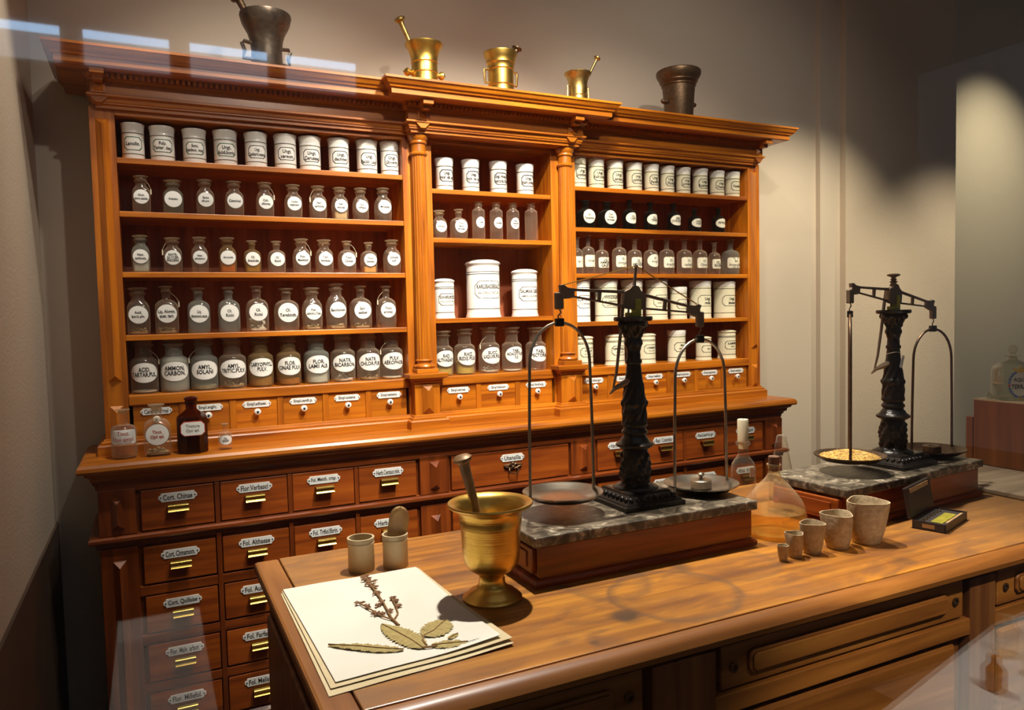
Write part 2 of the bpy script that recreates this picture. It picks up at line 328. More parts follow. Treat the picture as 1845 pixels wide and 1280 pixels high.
    def build(s, name, mat, parent=None, smooth=True, bevel=0, ang=35, kind=None, label=None):
        me = bpy.data.meshes.new(name); me.from_pydata([((x-OFF[0])*G, (y-OFF[1])*G, (z-OFF[2])*G) for x, y, z in s.v], [], s.f); me.validate(); me.update()
        me.materials.append(MATS[mat])
        o = bpy.data.objects.new(name, me); COL.objects.link(o)
        if smooth:
            me.polygons.foreach_set('use_smooth', [True]*len(me.polygons)); me.set_sharp_from_angle(angle=math.radians(ang))
        if bevel:
            b = o.modifiers.new('bevel', 'BEVEL'); b.width = bevel; b.segments = 2; b.limit_method = 'ANGLE'; b.angle_limit = math.radians(40)
        if parent is not None: o.parent = parent
        if kind: o['kind'] = kind
        if label: o['label'] = label
        return o
def thing(name, loc, label, cat, group=None, rz=0):
    o = bpy.data.objects.new(name, None); COL.objects.link(o); o.empty_display_size = .02
    o.location = W(*loc); o.rotation_euler = (0, 0, rz); o['label'] = label; o['category'] = cat
    if group: o['group'] = group
    return o
def struct(name, mb, mat, **k):
    o = mb.build(name, mat, smooth=False, kind='structure', **k); o.location = (0, 0, Z0*G); return o

# ------------------------------------------------------------------ lettering
TX = {}
def make_texts(strings):
    obs = []
    for key in strings:
        t, bold = key
        cu = bpy.data.curves.new('t', 'FONT'); cu.body = t; cu.align_x = 'CENTER'; cu.size = 1; cu.resolution_u = 2; cu.space_line = .86 if t.isupper() else 1.02
        cu.offset = .022 if bold else .004; cu.space_character = 1.0
        o = bpy.data.objects.new('t', cu); COL.objects.link(o); obs.append((key, o))
    bpy.context.view_layer.update(); dg = bpy.context.evaluated_depsgraph_get()
    for key, o in obs:
        me = bpy.data.meshes.new_from_object(o.evaluated_get(dg))
        bm = bmesh.new(); bm.from_mesh(me)      # narrow strips, so that the letters can follow a curved label
        if bm.verts:
            x = min(v.co.x for v in bm.verts)+.13; xe = max(v.co.x for v in bm.verts)
            while x < xe:
                bmesh.ops.bisect_plane(bm, geom=bm.verts[:]+bm.edges[:]+bm.faces[:], plane_co=(x, 0, 0), plane_no=(1, 0, 0)); x += .13
        bm.to_mesh(me); bm.free()
        vs = [(v.co.x, v.co.y) for v in me.vertices]; fs = [tuple(p.vertices) for p in me.polygons]
        xs = [p[0] for p in vs] or [0]; ys = [p[1] for p in vs] or [0]
        cx, cy = (min(xs)+max(xs))/2, (min(ys)+max(ys))/2
        TX[key] = ([(x-cx, y-cy) for x, y in vs], fs, max(xs)-min(xs), max(ys)-min(ys))
        cu = o.data; bpy.data.objects.remove(o); bpy.data.curves.remove(cu); bpy.data.meshes.remove(me)
def wrapxy(x, z, R, y): # flat (x,z) -> cylinder of radius R facing -Y (R None: plane y)
    if R: a = x/R; return (R*math.sin(a), -R*math.cos(a), z)
    return (x, y, z)
def letter(key, w, h, cx, cz, R=None, y=0, mat='ink', parent=None, name='lettering', squash=1.9):
    vs, fs, tw, th = TX[key]
    sz = h/max(th, .01); sx = min(sz*.85, w/max(tw, .01)); sz = min(sz, sx*squash)
    mb = MB().add([wrapxy(cx+x*sx, cz+z*sz, R, y) for x, z in vs], fs)
    return mb.build(name, mat, parent, smooth=False)
def ringshape(outer, inner, R, y, sub=3):
    def subd(p):
        q = []
        for i in range(len(p)):
            a, b = p[i], p[(i+1) % len(p)]
            for k in range(sub): q.append((a[0]+(b[0]-a[0])*k/sub, a[1]+(b[1]-a[1])*k/sub))
        return q
    o, i_ = subd(outer), subd(inner); n = len(o)
    return MB().add([wrapxy(x, z, R, y) for x, z in o+i_], [(k, (k+1) % n, n+(k+1) % n, n+k) for k in range(n)])
def discshape(cx, cz, rx, rz, R, y, seg=28, rings=7, n=2.0, dome=0):
    vs = [wrapxy(cx, cz, R, y-dome)]; fs = []
    for r in range(1, rings+1):
        t = r/rings
        for k in range(seg):
            a = 2*PI*k/seg; ca, sa = math.cos(a), math.sin(a)
            x = cx+rx*t*math.copysign(abs(ca)**(2/n), ca); z = cz+rz*t*math.copysign(abs(sa)**(2/n), sa)
            p = wrapxy(x, z, R, y); vs.append((p[0], p[1]-dome*(1-t*t), p[2]))
    for k in range(seg): fs.append((0, 1+k, 1+(k+1) % seg))
    for r in range(rings-1):
        for k in range(seg): j = (k+1) % seg; a = 1+r*seg; b = a+seg; fs.append((a+k, b+k, b+j, a+j))
    return MB().add(vs, fs)
def octo(cx, cz, w, h, c): x0, x1, z0, z1 = cx-w/2, cx+w/2, cz-h/2, cz+h/2; return [(x0+c, z0), (x1-c, z0), (x1, z0+c), (x1, z1-c), (x1-c, z1), (x0+c, z1), (x0, z1-c), (x0, z0+c)]

# ------------------------------------------------------------------ vessel tables: (text, x, y, width, height, kind, content/extra)
s1, s2, s3, s4, s5, m1, m2, m3 = 2.2961, 2.0707, 1.8142, 1.5444, 1.2865, 2.2384, 1.9925, 1.5835
WT = 1.040   # worktop top
T1 = [('Lanolin.', -1.678, .073, .095, .156), ('Pulp.\nTamar. dep.', -1.563, .078, .106, .153), ('Succ.\nSambuc. insp.', -1.433, .077, .103, .152), ('Ungt.\nAcid.boric.', -1.303, .079, .107, .158),
      ('Ungt.\nCantharid.veterin.', -1.171, .077, .104, .159), ('Ungt.\ncereum', -1.039, .078, .106, .162), ('Ungt.\nCerussae', -.925, .077, .105, .161), ('Ungt.\ndiachylon', -.788, .077, .104, .164),
      ('Ungt.\nBaccar. Laur.', -.649, .078, .106, .168), ('Ungt.\nGlycerin.', -.535, .073, .096, .168)]
T2 = [('Alum.\nboro tannic.', -1.656, .061, .072, .16, 'w', None), ('Adeplan.', -1.531, .067, .083, .149, 'w', 'glass_green'), ('Bolus\nalb.pur.', -1.399, .062, .075, .158, 'w', None), ('Catechol.', -1.276, .064, .079, .158, 'w', None),
      ('Calc.\nchlorat.', -1.142, .062, .075, .16, 'w', None), ('Carbo\nveget.pur.', -1.014, .063, .076, .157, 'w', None), ('Ferr.\ncarbonic.', -.899, .062, .075, .157, 'w', None), ('Ferr.\nsacchar.', -.795, .061, .073, .155, 'w', 'powder_tan'),
      ('Kal.\nsulfogua.', -.693, .061, .071, .158, 'w', None), ('Mirabilis', -.58, .064, .077, .164, 'w', None)]
T3 = [('Natr.\ncarbonic.', -1.67, .061, .073, .161, 'w', 'powder_white'), ('NATR.\nGLYCER.\nPHOSPH.', -1.543, .063, .076, .154, 'w', None), ('Natr.\nphosphor.', -1.433, .06, .07, .159, 'w', None), ('Aerojodin', -1.316, .063, .076, .16, 'w', 'powder_orange'),
      ('Ol.\nArachidis', -1.209, .062, .075, .149, 'n', 'powder_olive'), ('Ol.\nRicini', -1.1, .063, .076, .149, 'n', None), ('Pulv.\nMentholi', -.985, .063, .077, .162, 'w', None), ('Tart.\nboraxat.', -.878, .064, .078, .16, 'w', None),
      ('Tinct.\nChinae', -.768, .064, .079, .157, 'n', None), ('Tinct.\nGentian.', -.661, .062, .074, .153, 'n', 'powder_amber'), ('Zincum\nsulf.', -.542, .064, .078, .167, 'w', None)]
T4 = [('Acid.\nboric.plv.', -1.69, .071, .091, .205, 'w', 'bits'), ('Liq. Alumin.\nacet. tart.', -1.578, .073, .095, .212, 'n', 'bits'), ('Liq.\nAmmon.caus.', -1.447, .072, .094, .204, 'n', 'glass_pale'), ('Ol.\nRicini', -1.319, .072, .093, .206, 'n', 'glass_pale'),
      ('Ol.\nRicini', -1.195, .072, .095, .21, 'n', 'beads'), ('Ol.\nTerebinth.', -1.062, .078, .107, .2, 'n', None), ('Pulv.\nsalicyl.c.Talc', -.944, .069, .088, .201, 'w', 'bits'), ('Saccharum', -.828, .071, .091, .22, 'w', 'bits'),
      ('Spir.\naether', -.707, .074, .098, .209, 'n', 'bits'), ('Tinct.\naromat.', -.579, .069, .089, .208, 'n', None)]
T5 = [('ACID.\nTARTAR.PUL.', -1.678, .082, .111, .238, 'white'), ('AMMON.\nCARBON.', -1.557, .086, .120, .238, 'milk'), ('AMYL.\nSOLANI', -1.434, .085, .118, .236, 'dust'), ('AMYL.\nTRITIC.PULV.', -1.312, .086, .120, .234, 'bits'),
      ('CARYOPHYLL.\nPULV.', -1.189, .083, .115, .236, 'tan'), ('FLOR.\nCINAE PULV.', -1.062, .082, .115, .236, 'amber'), ('FLOR.\nLAMII ALB.', -.929, .085, .119, .238, 'cream'), ('NATR.\nBICARBON.', -.801, .086, .119, .238, 'bits'),
      ('NATR.\nCHLOR.PUR.', -.675, .082, .115, .238, 'bits'), ('PULV.\nAËROPHOR.', -.556, .083, .115, .236, 'white')]
C1 = [('Ungt.\nHydr. alb. ae.', -.246, .075, .1, .166), ('Ungt.\nHydr. cin. ae.', -.099, .074, .099, .168), ('Ungt. Hydrarg.\nmercuriat. Rhei', .062, .075, .1, .17), ('Ungt.\nKalii jodat.', .222, .076, .102, .166)]
C2 = [('Furostin', -.286, .06, .069, .145, 'w'), ('Tinct.\nBacill.\naromat.', -.176, .066, .081, .156, 'n'), ('Triptin', -.066, .059, .068, .197, 't'), ('Adeban', .037, .059, .069, .198, 't'), ('Rad.\nValerian.\nmin.', .136, .06, .07, .2, 't'), ('', .247, .06, .07, .205, 't')]
C3 = [('SCHWEFELSPEZIES\nFLOR. SULFUR. DEP.', -.262, .084, .117, .208), ('KARLSBADERSALZ\nSAL CAROL. FACT. GR.', -.021, .124, .197, .312), ('SALMIAK GER.\nAMMON. CHLOR. DEP.', .218, .101, .153, .261)]
C4 = [('RAD.\nALTHAEAE P.', -.280, .077, .107, .232, 'yellow'), ('RHIZ.\nIRIDIS PULV.', -.157, .079, .112, .24, 'yellow'), ('SUCC.\nLIQUIR.PUL.', -.014, .083, .115, .244, 'bits'), ('TABL.\nACACETYLOS.\n0,5', .121, .08, .111, .24, 'white'), ('TABL.\nPECTORAL.', .269, .081, .113, .236, 'clear')]
R1 = [('Ungt.\nJodoform.', .560, .07, .091, .175), ('Ungt.\nKalii jodat.', .678, .074, .098, .172), ('Ungt.\nleniens.', .807, .075, .099, .169), ('Ungt.\nophthalm.', .939, .075, .1, .165), ('Ungt.\nParaffin.', 1.061, .071, .092, .163),
      ('Ungt.\nPlumbi', 1.176, .07, .09, .16), ('Ungt.\npomadin.', 1.296, .072, .094, .158), ('Ungt.\nRosmarin.', 1.428, .074, .099, .16), ('Ungt.\nThermal.', 1.56, .073, .097, .155), ('Vaselin.', 1.685, .074, .098, .157)]
R2 = [('Ol.\nTerebinth.', .601, .071, .091, .158, 'sq'), ('Tinct.\nThujae\nhomoeop.', .743, .071, .093, .156, 'sq'), ('OL.\nCAJEP.', .894, .064, .078, .174, 'o'), ('OL.\nTEREB.', 1.045, .065, .08, .168, 'o'), ('SPIR.\nCITRIODOR.', 1.217, .065, .081, .169, 'o'),
      ('NATR.\nVALER.', 1.374, .064, .079, .142, 'o'), ('PETROL.', 1.562, .065, .08, .153, 'o')]
R3 = [('Spir.', .535, .061, .064, .206, 'r'), ('Glycer.', .610, .065, .075, .224, 'r'), ('LIQ.\nAMMON.\nCAUST.', .701, .065, .08, .199, 'r'), ('Ol.\nAmygdal.', .822, .067, .084, .224, 'r'), ('OL.\nAMYGDAL.', .931, .068, .085, .207, 'r'), ('Ol.\nAmygd.', 1.047, .068, .086, .207, 'o'),
      ('Ol.\nArachid.', 1.165, .07, .09, .216, 'r'), ('Ol.\ncarbolis.', 1.299, .071, .092, .216, 'r'), ('Ol.\nOlivar.', 1.418, .07, .089, .216, 'r'), ('OL.\nRICINI', 1.525, .062, .074, .197, 'r'), ('Sol.\nAmon.chlor.', 1.670, .081, .112, .223, 'r')]
R4 = [('KLAPPSAND\nLYCOPODIUM', .565, .086, .122, .242), ('WEIZALBE\nZ. GEBRAUCHE\nUNGT. PLUMB.', .746, .096, .143, .239), ('ZINKSALBE\nUNGT. ZINCI', .925, .093, .136, .239), ('ROSSALBE\nUNGT. ROSM.', 1.106, .096, .141, .239), ('QUALITZ', 1.258, .079, .108, .194),
      ('Ungt.\nmolle', 1.44, .096, .143, .232), ('Ungt.\nleniens', 1.635, .098, .145, .228)]
R5 = [('ALAUN\nALUM. PULV.', .581, .083, .116, .179), ('HERBSTBLUT.\nFOL. CONS.', .796, .088, .125, .183), ('LORBEERÖL\nOL. LAURI', 1.019, .083, .115, .181), ('Mass.\ncompos.', 1.243, .084, .118, .189), ('Myrrh', 1.446, .077, .103, .147), ('KAMPFER\nCAMPH.', 1.64, .086, .122, .183)]
SMALL = [(-1.639, 'Cantharid.mal'), (-1.434, 'Empl.anglic.'), (-1.228, 'Empl.adhaes.'), (-1.017, 'Empl.canth.p.'), (-.805, 'Empl.extens.'), (-.594, 'Empl.extens.'), (-.243, 'Empl.ceruss.'), (-.005, 'Empl.fuscum'), (.233, 'Empl.hydrarg.'),
         (.594, 'Empl.lithargyr.'), (.800, 'Empl.litharg.'), (1.008, 'Empl.meliloti'), (1.218, 'Empl.oxycroc.'), (1.429, 'Empl.saponat.'), (1.646, 'Empl.vesicat.')]
BIG = {(-1.58, 0): 'Cort. Chinae', (-1.277, 0): 'Flor.Verbasci', (-.970, 0): 'Fol. Menth. crisp.', (-.660, 0): 'Herb.Centaur.min.', (-1.58, 1): 'Cort. Cinnamom.', (-1.277, 1): 'Fol. Althaeae', (-.970, 1): 'Fol. Trifol.fibrin.', (-.660, 1): 'Herb. Violae',
       (-1.58, 2): 'Cort. Quillaiae', (-1.277, 2): 'Fol. Aurantii', (-.970, 2): 'Fol. Uvae ursi', (-.660, 2): 'Herb. Thymi', (-1.58, 3): 'Flor. Malv. arbor.', (-1.277, 3): 'Fol. Farfarae', (-.970, 3): 'Fol. Salviae', (-.660, 3): 'Herb. Serpylli',
       (-1.58, 4): 'Flor. Millefol.', (-1.277, 4): 'Fol. Melissae', (-.970, 4): 'Fol. Sennae', (-.660, 4): 'Lign. Guajaci', (0, 0): 'Utensilia',
       (.660, 0): 'Herb. Absinth.', (.970, 0): 'Rad. Colombo', (1.258, 0): 'Rad.Liquirit.p.gr.', (1.565, 0): 'Rhiz. Calami', (.660, 1): 'Rad. Althaeae', (.970, 1): 'Rad. Gentian.', (1.258, 1): 'Rad. Ononidis', (1.565, 1): 'Rhiz. Iridis'}
WTB = [('Tinct.\nOpii simpl.', 0), ('Tinct.\nOpii spl.', 0), ('Tinctura\nOpii spl.', 0), ('OL.\nSINAP.', 1)]
allt = set()
for t in T1+T2+T3+T4+C1+C2+R1+R4+R5+C3: allt.add((t[0], 0)); allt.add((t[0], 1))
for t in T2+T3+T4+T5+C4+R2+C2: allt.add((t[0], 1))
for t in R3: allt.add((t[0], 0)); allt.add((t[0], 1))
for _, t in SMALL: allt.add((t, 1))
for t in BIG.values(): allt.add((t, 1))
for t, b in WTB: allt.add((t, b)); allt.add((t, 1))
for t in R4+R5+C3:
    for ln in t[0].split('\n'): allt.add((ln, 0)); allt.add((ln, 1))
allt |= {('AQUA', 1), ('TERRAS.', 1)}
allt = {k for k in allt if k[0]}
make_texts(sorted(allt))

# ------------------------------------------------------------------ vessel builders
def flat(t): return t.replace('\n', ' ')
def bands(t, zs, R, th=.0030):
    for z in zs: MB().lathe([(R+.0003, z-th/2), (R+.0009, z-th/2), (R+.0009, z+th/2), (R+.0003, z+th/2)], 32).build('painted_band', 'gold_line', t)
def ointment_jar(txt, x, y, w, h, z, label, group, pm='porcelain', lid=True, line='ink'):
    t = thing('ointment_jar', (x, y, z), label, 'jar', group)
    R = w/2*.93; zt = .78*h if lid else h
    if lid: prof = [(R*.96, 0), (R, .025*h), (R, .74*h), (R*1.02, .76*h), (R*1.0, .78*h)]
    else: prof = [(R*.96, 0), (R, .02*h), (R*.97, .75*h), (R*1.0, .80*h), (R*1.07, .97*h), (R*1.04, h), (R*.96, h), (R*.93, .9*h), (0, .89*h)]
    MB().lathe(prof, 32).build('body', pm, t)
    if lid: MB().lathe([(R*1.0, .78*h), (R*1.0, .82*h), (R*1.05, .93*h), (R*1.09, .965*h), (R*1.07, h), (R*.9, h*1.012), (0, h*1.018)], 32).build('lid', 'porcelain_shelf', t)
    bands(t, [.15*h, .715*h if lid else .74*h], R*(1 if lid else .985))
    lw, lh = R*1.75, .37*h; lz = .43*h if lid else .45*h; c = .16*lh
    ringshape(octo(0, lz, lw, lh, c*1.4), octo(0, lz, lw-.0066, lh-.0066, c*1.3), R+.0006, 0, 4).build('label_frame', line, t, smooth=False)
    two = '\n' in txt
    letter((txt, 1), lw*.94, lh*(.66 if two else .28), 0, lz, R+.0012, 0, 'ink', t)
    return t
def big_jar(txt, x, y, w, h, z, label, group, pm='porcelain', style='dome'):
    t = thing('storage_jar', (x, y, z), label, 'jar', group)
    R = w/2*.92
    if style == 'dome':
        MB().lathe([(R*1.07, 0), (R*1.08, .012*h), (R*1.02, .06*h), (R, .12*h), (R, .86*h), (R*.99, .87*h)], 40).build('body', pm, t)
        MB().lathe([(R*.99, .87*h), (R*1.0, .88*h), (R*1.02, .90*h), (R*1.07, .915*h), (R*1.08, .925*h), (R*.98, .955*h), (R*.7, .985*h), (R*.3, .998*h), (0, h)], 40).build('lid', pm, t)
        bz = [.15*h, .74*h, .775*h]
    else:
        MB().lathe([(R*1.04, 0), (R*1.05, .012*h), (R, .05*h), (R, .84*h)], 40).build('body', pm, t)
        MB().lathe([(R, .84*h), (R*1.02, .86*h), (R*1.03, .90*h), (R*1.05, .97*h), (R*1.03, h), (R*.8, h*1.01), (0, h*1.012)], 40).build('lid', 'porcelain_shelf' if style == 'collar' else pm, t)
        bz = [.14*h, .80*h]
    bands(t, bz, R)
    lw, lh = R*1.85, .30*h; lz = .47*h; c = .26*lh
    ringshape(octo(0, lz, lw, lh, c), octo(0, lz, lw-.0062, lh-.0062, c*.95), R+.0006, 0, 5).build('label_frame', 'gold_line', t, smooth=False)
    ls = txt.split('\n')
    if txt[1:2].islower() : letter((txt, 1), lw*.6, lh*(.62 if len(ls) > 1 else .26), lw*.05, lz, R+.0012, 0, 'ink', t)
    else:
        zz = lz+lh*.18*(len(ls)-1)
        for i, ln in enumerate(ls):
            letter((ln, 1 if i == 0 else 0), lw*(.86 if i == 0 else .78), lh*(.24 if i == 0 else .14), 0, zz-i*lh*.34, R+.0012, 0, 'ink', t, squash=2.4)
    return t
def stopper_for(t, rn, z0, h, rt, mat='stopper'):
    MB().lathe([(rn*.82, z0-.2*(h-z0)), (rn*1.0, z0+.25*(h-z0)), (rn*.98, z0+.45*(h-z0)), (rt*.96, h-.3*(h-z0)), (rt, h-.22*(h-z0)), (rt, h-.06*(h-z0)), (rt*.9, h), (0, h)], 20).build('stopper', mat, t)
def string_tag(t, r, zs, side=1):
    mb = MB(); pts = [(side*r*.35, -.25*r, zs+.03), (side*r*.8, -.35*r, zs+.012), (side*r*1.08, -.4*r, zs-.012), (side*r*1.12, -.42*r, zs-.035)]
    mb.tube(pts[:3], .0007, 5); mb.box(side*r*1.06-.0025, side*r*1.06+.0025, -.42*r-.002, -.42*r+.001, zs-.034, zs-.012)
    mb.build('string_tag', 'string', t, smooth=False)
def square_bottle(txt, x, y, w, h, z, label, group, mouth='w', content=None, gm='glass_clear', rz=0, tag=0, bold=1, lab='label_white', ink='ink', name='square_bottle'):
    t = thing(name, (x, y, z), label, 'bottle', group, rz)
    r = w/2; rn = r*(.60 if mouth == 'w' else .38); rt = r*(.86 if mouth == 'w' else .62); zs, zn, zl = .60*h, .72*h, .90*h
    if content and content.startswith('glass'): gm = content
    MB().loft([(0, r*.88, r*.80, 5), (.008, r*.97, r*.88, 5), (.03, r, r*.9, 5.5), (zs-.02, r, r*.9, 5.5), (zs, r*.97, r*.87, 4.5), (zs+.4*(zn-zs), r*.86, r*.78, 3.4), (zs+.75*(zn-zs), (r*.86+rn)*.55, (r*.8+rn)*.52, 2.4),
               (zn, rn*1.05, rn*1.05, 2), (zn+.01, rn*.96, rn*.96, 2), (zl-.012, rn*.98, rn*.98, 2), (zl-.008, rn*1.22, rn*1.22, 2), (zl, rn*1.25, rn*1.25, 2), (zl+.002, rn*1.05, rn*1.05, 2)], 28).build('glass_body', gm, t, ang=50)
    stopper_for(t, rn, zl, h, rt, 'stopper' if gm != 'glass_dark' else 'stopper_dark')
    lr = r*.84; lz = .425*h; yf = -r*.9-.0012
    discshape(0, lz, lr*1.05, lr*1.05, None, yf+.0006).build('label_rim', 'ink_grey', t)
    lb = discshape(0, lz, lr, lr, None, yf, dome=.0015).build('label', lab, t)
    two = txt.count('\n'); letter((txt, bold), lr*1.75, lr*(.36, .85, 1.15)[two], 0, lz, None, yf-.0022, ink, lb)
    fill(t, content, r*.88, r*.80, h, 5)
    if tag: string_tag(t, r, zn, tag)
    return t
def fill(t, content, rx, ry, h, n):
    if not content or content.startswith('glass'): return
    lv = dict(bits=.13, beads=.26, powder_orange=.40, powder_olive=.42, powder_amber=.24, powder_tan=.30, powder_white=.45, white=.05, milk=.62, dust=.10, tan=.2, amber=.14, cream=.3, yellow=.3).get(content, .2)*h
    rnd = random.Random(int(rx*1e6)+int(h*1e4))
    if content in ('bits', 'beads'):
        mb = MB()
        for i in range(34 if content == 'bits' else 44):
            a = rnd.random()*2*PI; q = rnd.random()**.5*.8; s = rnd.uniform(.0035, .007)*(1.3 if content == 'beads' else 1)
            zz = .008+rnd.random()*lv*(1-.5*q if content == 'bits' else 1)
            mb.sphere((rx*q*math.cos(a), ry*q*math.sin(a), zz), s, 6, (1, .8, .7))
        mb.loft([(.006, rx*.85, ry*.85, n), (.014, rx*.9, ry*.9, n)], 16)
        mb.build('contents', 'powder_white' if (content == 'beads' or rnd.random() < .5) else 'powder_tan', t); return
    mat = dict(white='powder_white', milk='powder_white', dust='powder_tan', tan='powder_tan', amber='powder_amber', cream='powder_white', yellow='powder_olive').get(content, content)
    MB().loft([(.006, rx*.93, ry*.93, n), (lv*.9, rx*.95, ry*.95, n), (lv, rx*.7, ry*.7, 2.5), (lv*1.06, rx*.2, ry*.2, 2)], 24).build('contents', mat, t)
def round_bottle(txt, x, y, w, h, z, label, group, content='clear', gm='glass_clear', narrow=False, lab='oval', labm='label_white', tag=0, bold=1, name='round_bottle', ink='ink', body=None):
    t = thing(name, (x, y, z), label, 'bottle', group)
    r = w/2
    if narrow == 'tall': rn, rt, zs, zn, zl = r*.55, r*.72, .76*h, .83*h, .93*h
    elif narrow: rn, rt, zs, zn, zl = r*.32, r*.56, .56*h, .70*h, .93*h
    else: rn, rt, zs, zn, zl = r*.62, r*.84, .58*h, .67*h, .90*h
    gmm = dict(milk='glass_milky', dust='glass_pale', tan='glass_tan', amber='glass_tan', cream='glass_pale').get(content, gm)
    d = zn-zs
    MB().lathe([(r*.93, 0), (r*.99, .006), (r, .02), (r, zs-.01), (r*.985, zs+.1*d), (r*.92, zs+.4*d), (r*.78, zs+.7*d), (rn+(r*.7-rn)*.4, zs+.92*d), (rn*1.05, zn), (rn*.98, zn+.01), (rn*.98, zl-.012), (rn*1.2, zl-.006), (rn*1.22, zl), (rn, zl+.001)], 32).build('glass_body', gmm, t, ang=50)
    stopper_for(t, rn, zl, h, rt, 'stopper_dark' if gm == 'glass_dark' else 'stopper')
    if txt:
        R = r+.0012
        two = txt.count('\n')
        if lab == 'oval':
            lz, rx, rz = .385*h, r*1.12, .180*h
            discshape(0, lz, rx+.0015, rz+.002, R-.0006, 0).build('label_rim', 'ink_grey', t)
            lb = discshape(0, lz, rx, rz, R, 0).build('label', labm, t); lw, lh = rx*1.72, rz*(.5, .95, 1.25)[two]; tz = lz+rz*.08
        elif lab == 'small':
            lz, rx, rz = .45*h, r*.78, r*.85
            lb = discshape(0, lz, rx, rz, R, 0).build('label', labm, t); lw, lh = rx*1.7, rz*(.35, .9, 1.2)[two]; tz = lz
        else:
            lz, rx, rz = .33*h, r*1.05, .15*h
            lb = discshape(0, lz, rx, rz, R, 0, n=7).build('label', labm, t); lw, lh = rx*1.75, rz*(.5, 1.2, 1.55)[two]; tz = lz
        letter((txt, bold), lw, lh, 0, tz, R+.0012, 0, ink, lb)
    if content not in ('clear', 'milk') or content == 'milk': 
        if content != 'clear': fill(t, content, r*.9, r*.9, h, 2)
    if tag: string_tag(t, r, zn, tag)
    return t

SH = {1: 'top', 2: 'second', 3: 'third', 4: 'fourth', 5: 'lowest'}
def lbl(kind, txt, where): return '%s lettered %s, %s' % (kind, flat(txt), where)
for q in T1: ointment_jar(*q, s1, lbl('white lidded porcelain jar', q[0], 'top shelf, left bay'), 'porcelain jars on the top shelf of the left bay', line='green_line' if q[1] < -1.25 else 'ink')
for i, q in enumerate(T2): square_bottle(*q[:5], s2, lbl('small square glass bottle', q[0], 'second shelf, left bay'), 'bottles on the second shelf of the left bay', q[5], q[6], tag=(1, 0, 0, 0, 1, 0, -1, 0, 0, 0)[i])
for i, q in enumerate(T3): square_bottle(*q[:5], s3, lbl('small square bottle' if q[6] is None else 'small filled square bottle', q[0], 'third shelf, left bay'), 'bottles on the third shelf of the left bay', q[5], q[6], gm={'powder_orange': 'glass_tan', 'powder_white': 'glass_pale', 'powder_olive': 'glass_tan'}.get(q[6], 'glass_clear'), tag=(0, -1, 0, 0, 0, 0, 1, 0, 1, 0, 0)[i])
for i, q in enumerate(T4): square_bottle(*q[:5], s4, lbl('square glass bottle' if i != 4 else 'square bottle of white beads', q[0], 'fourth shelf, left bay'), 'bottles on the fourth shelf of the left bay', q[5], q[6], tag=(0, 1, 0, 0, 0, 0, 0, 0, 0, -1)[i])
for i, q in enumerate(T5): round_bottle(*q[:5], s5+.001, lbl('large round bottle', q[0], 'lowest shelf, left bay'), 'large bottles on the lowest shelf of the left bay', q[5], tag=(1, 0, -1, 0, 0, 0, 0, 0, 0, -1)[i])
for q in C1: ointment_jar(*q, m1, lbl('open white porcelain jar', q[0], 'top shelf, middle bay'), 'porcelain jars on the top shelf of the middle bay', lid=False)
for i, q in enumerate(C2):
    if q[5] == 't': round_bottle(q[0], *q[1:5], m2, lbl('tall slim clear bottle', q[0], 'second shelf, middle bay') if q[0] else 'tall slim clear bottle with no label, second shelf, middle bay', 'bottles on the second shelf of the middle bay', 'clear', narrow='tall', lab='small', bold=1)
    else: square_bottle(q[0], *q[1:5], m2, lbl('small clear bottle', q[0], 'second shelf, middle bay'), 'bottles on the second shelf of the middle bay', q[5], None)
for q, k in zip(C3, ('small white lidded jar', 'largest white domed jar', 'white domed jar')): big_jar(*q, m3, lbl(k, q[0], 'middle bay'), 'large jars on the third shelf of the middle bay')
for i, q in enumerate(C4): round_bottle(*q[:5], s5+.001, lbl('large round bottle', q[0], 'lowest shelf, middle bay'), 'large bottles on the lowest shelf of the middle bay', q[5], tag=(0, 0, -1, 0, 0)[i])
for i, q in enumerate(R1): ointment_jar(*q, s1, lbl('cream porcelain jar', q[0], 'top shelf, right bay'), 'porcelain jars on the top shelf of the right bay', 'porcelain_cream', lid=(i > 0))
for i, q in enumerate(R2):
    if q[5] == 'sq': square_bottle(*q[:5], s2, lbl('dark square bottle', q[0], 'second shelf, right bay'), 'dark bottles on the second shelf of the right bay', 'n', None, gm='glass_dark', lab='label_cream')
    else: round_bottle(*q[:5], s2, lbl('dark round bottle', q[0], 'second shelf, right bay'), 'dark bottles on the second shelf of the right bay', 'clear', 'glass_dark', True, labm='label_cream')
for i, q in enumerate(R3): round_bottle(*q[:5], s3, lbl('clear narrow necked bottle', q[0], 'third shelf, right bay'), 'narrow necked bottles on the third shelf of the right bay', 'clear', 'glass_pale' if i == 10 else 'glass_clear', True, lab='oval' if q[5] == 'o' else 'rect', labm='label_cream', bold=1 if q[0].isupper() else 0)
for i, q in enumerate(R4): big_jar(*q, s4, lbl('large cream porcelain jar', q[0], 'fourth shelf, right bay'), 'large jars on the fourth shelf of the right bay', 'porcelain_cream' if i > 0 else 'porcelain', 'collar')
for i, q in enumerate(R5): big_jar(*q, s5+.001, lbl('cream porcelain jar', q[0], 'lowest shelf, right bay'), 'jars on the lowest shelf of the right bay', 'porcelain_cream', 'dome' if i != 3 else 'collar')

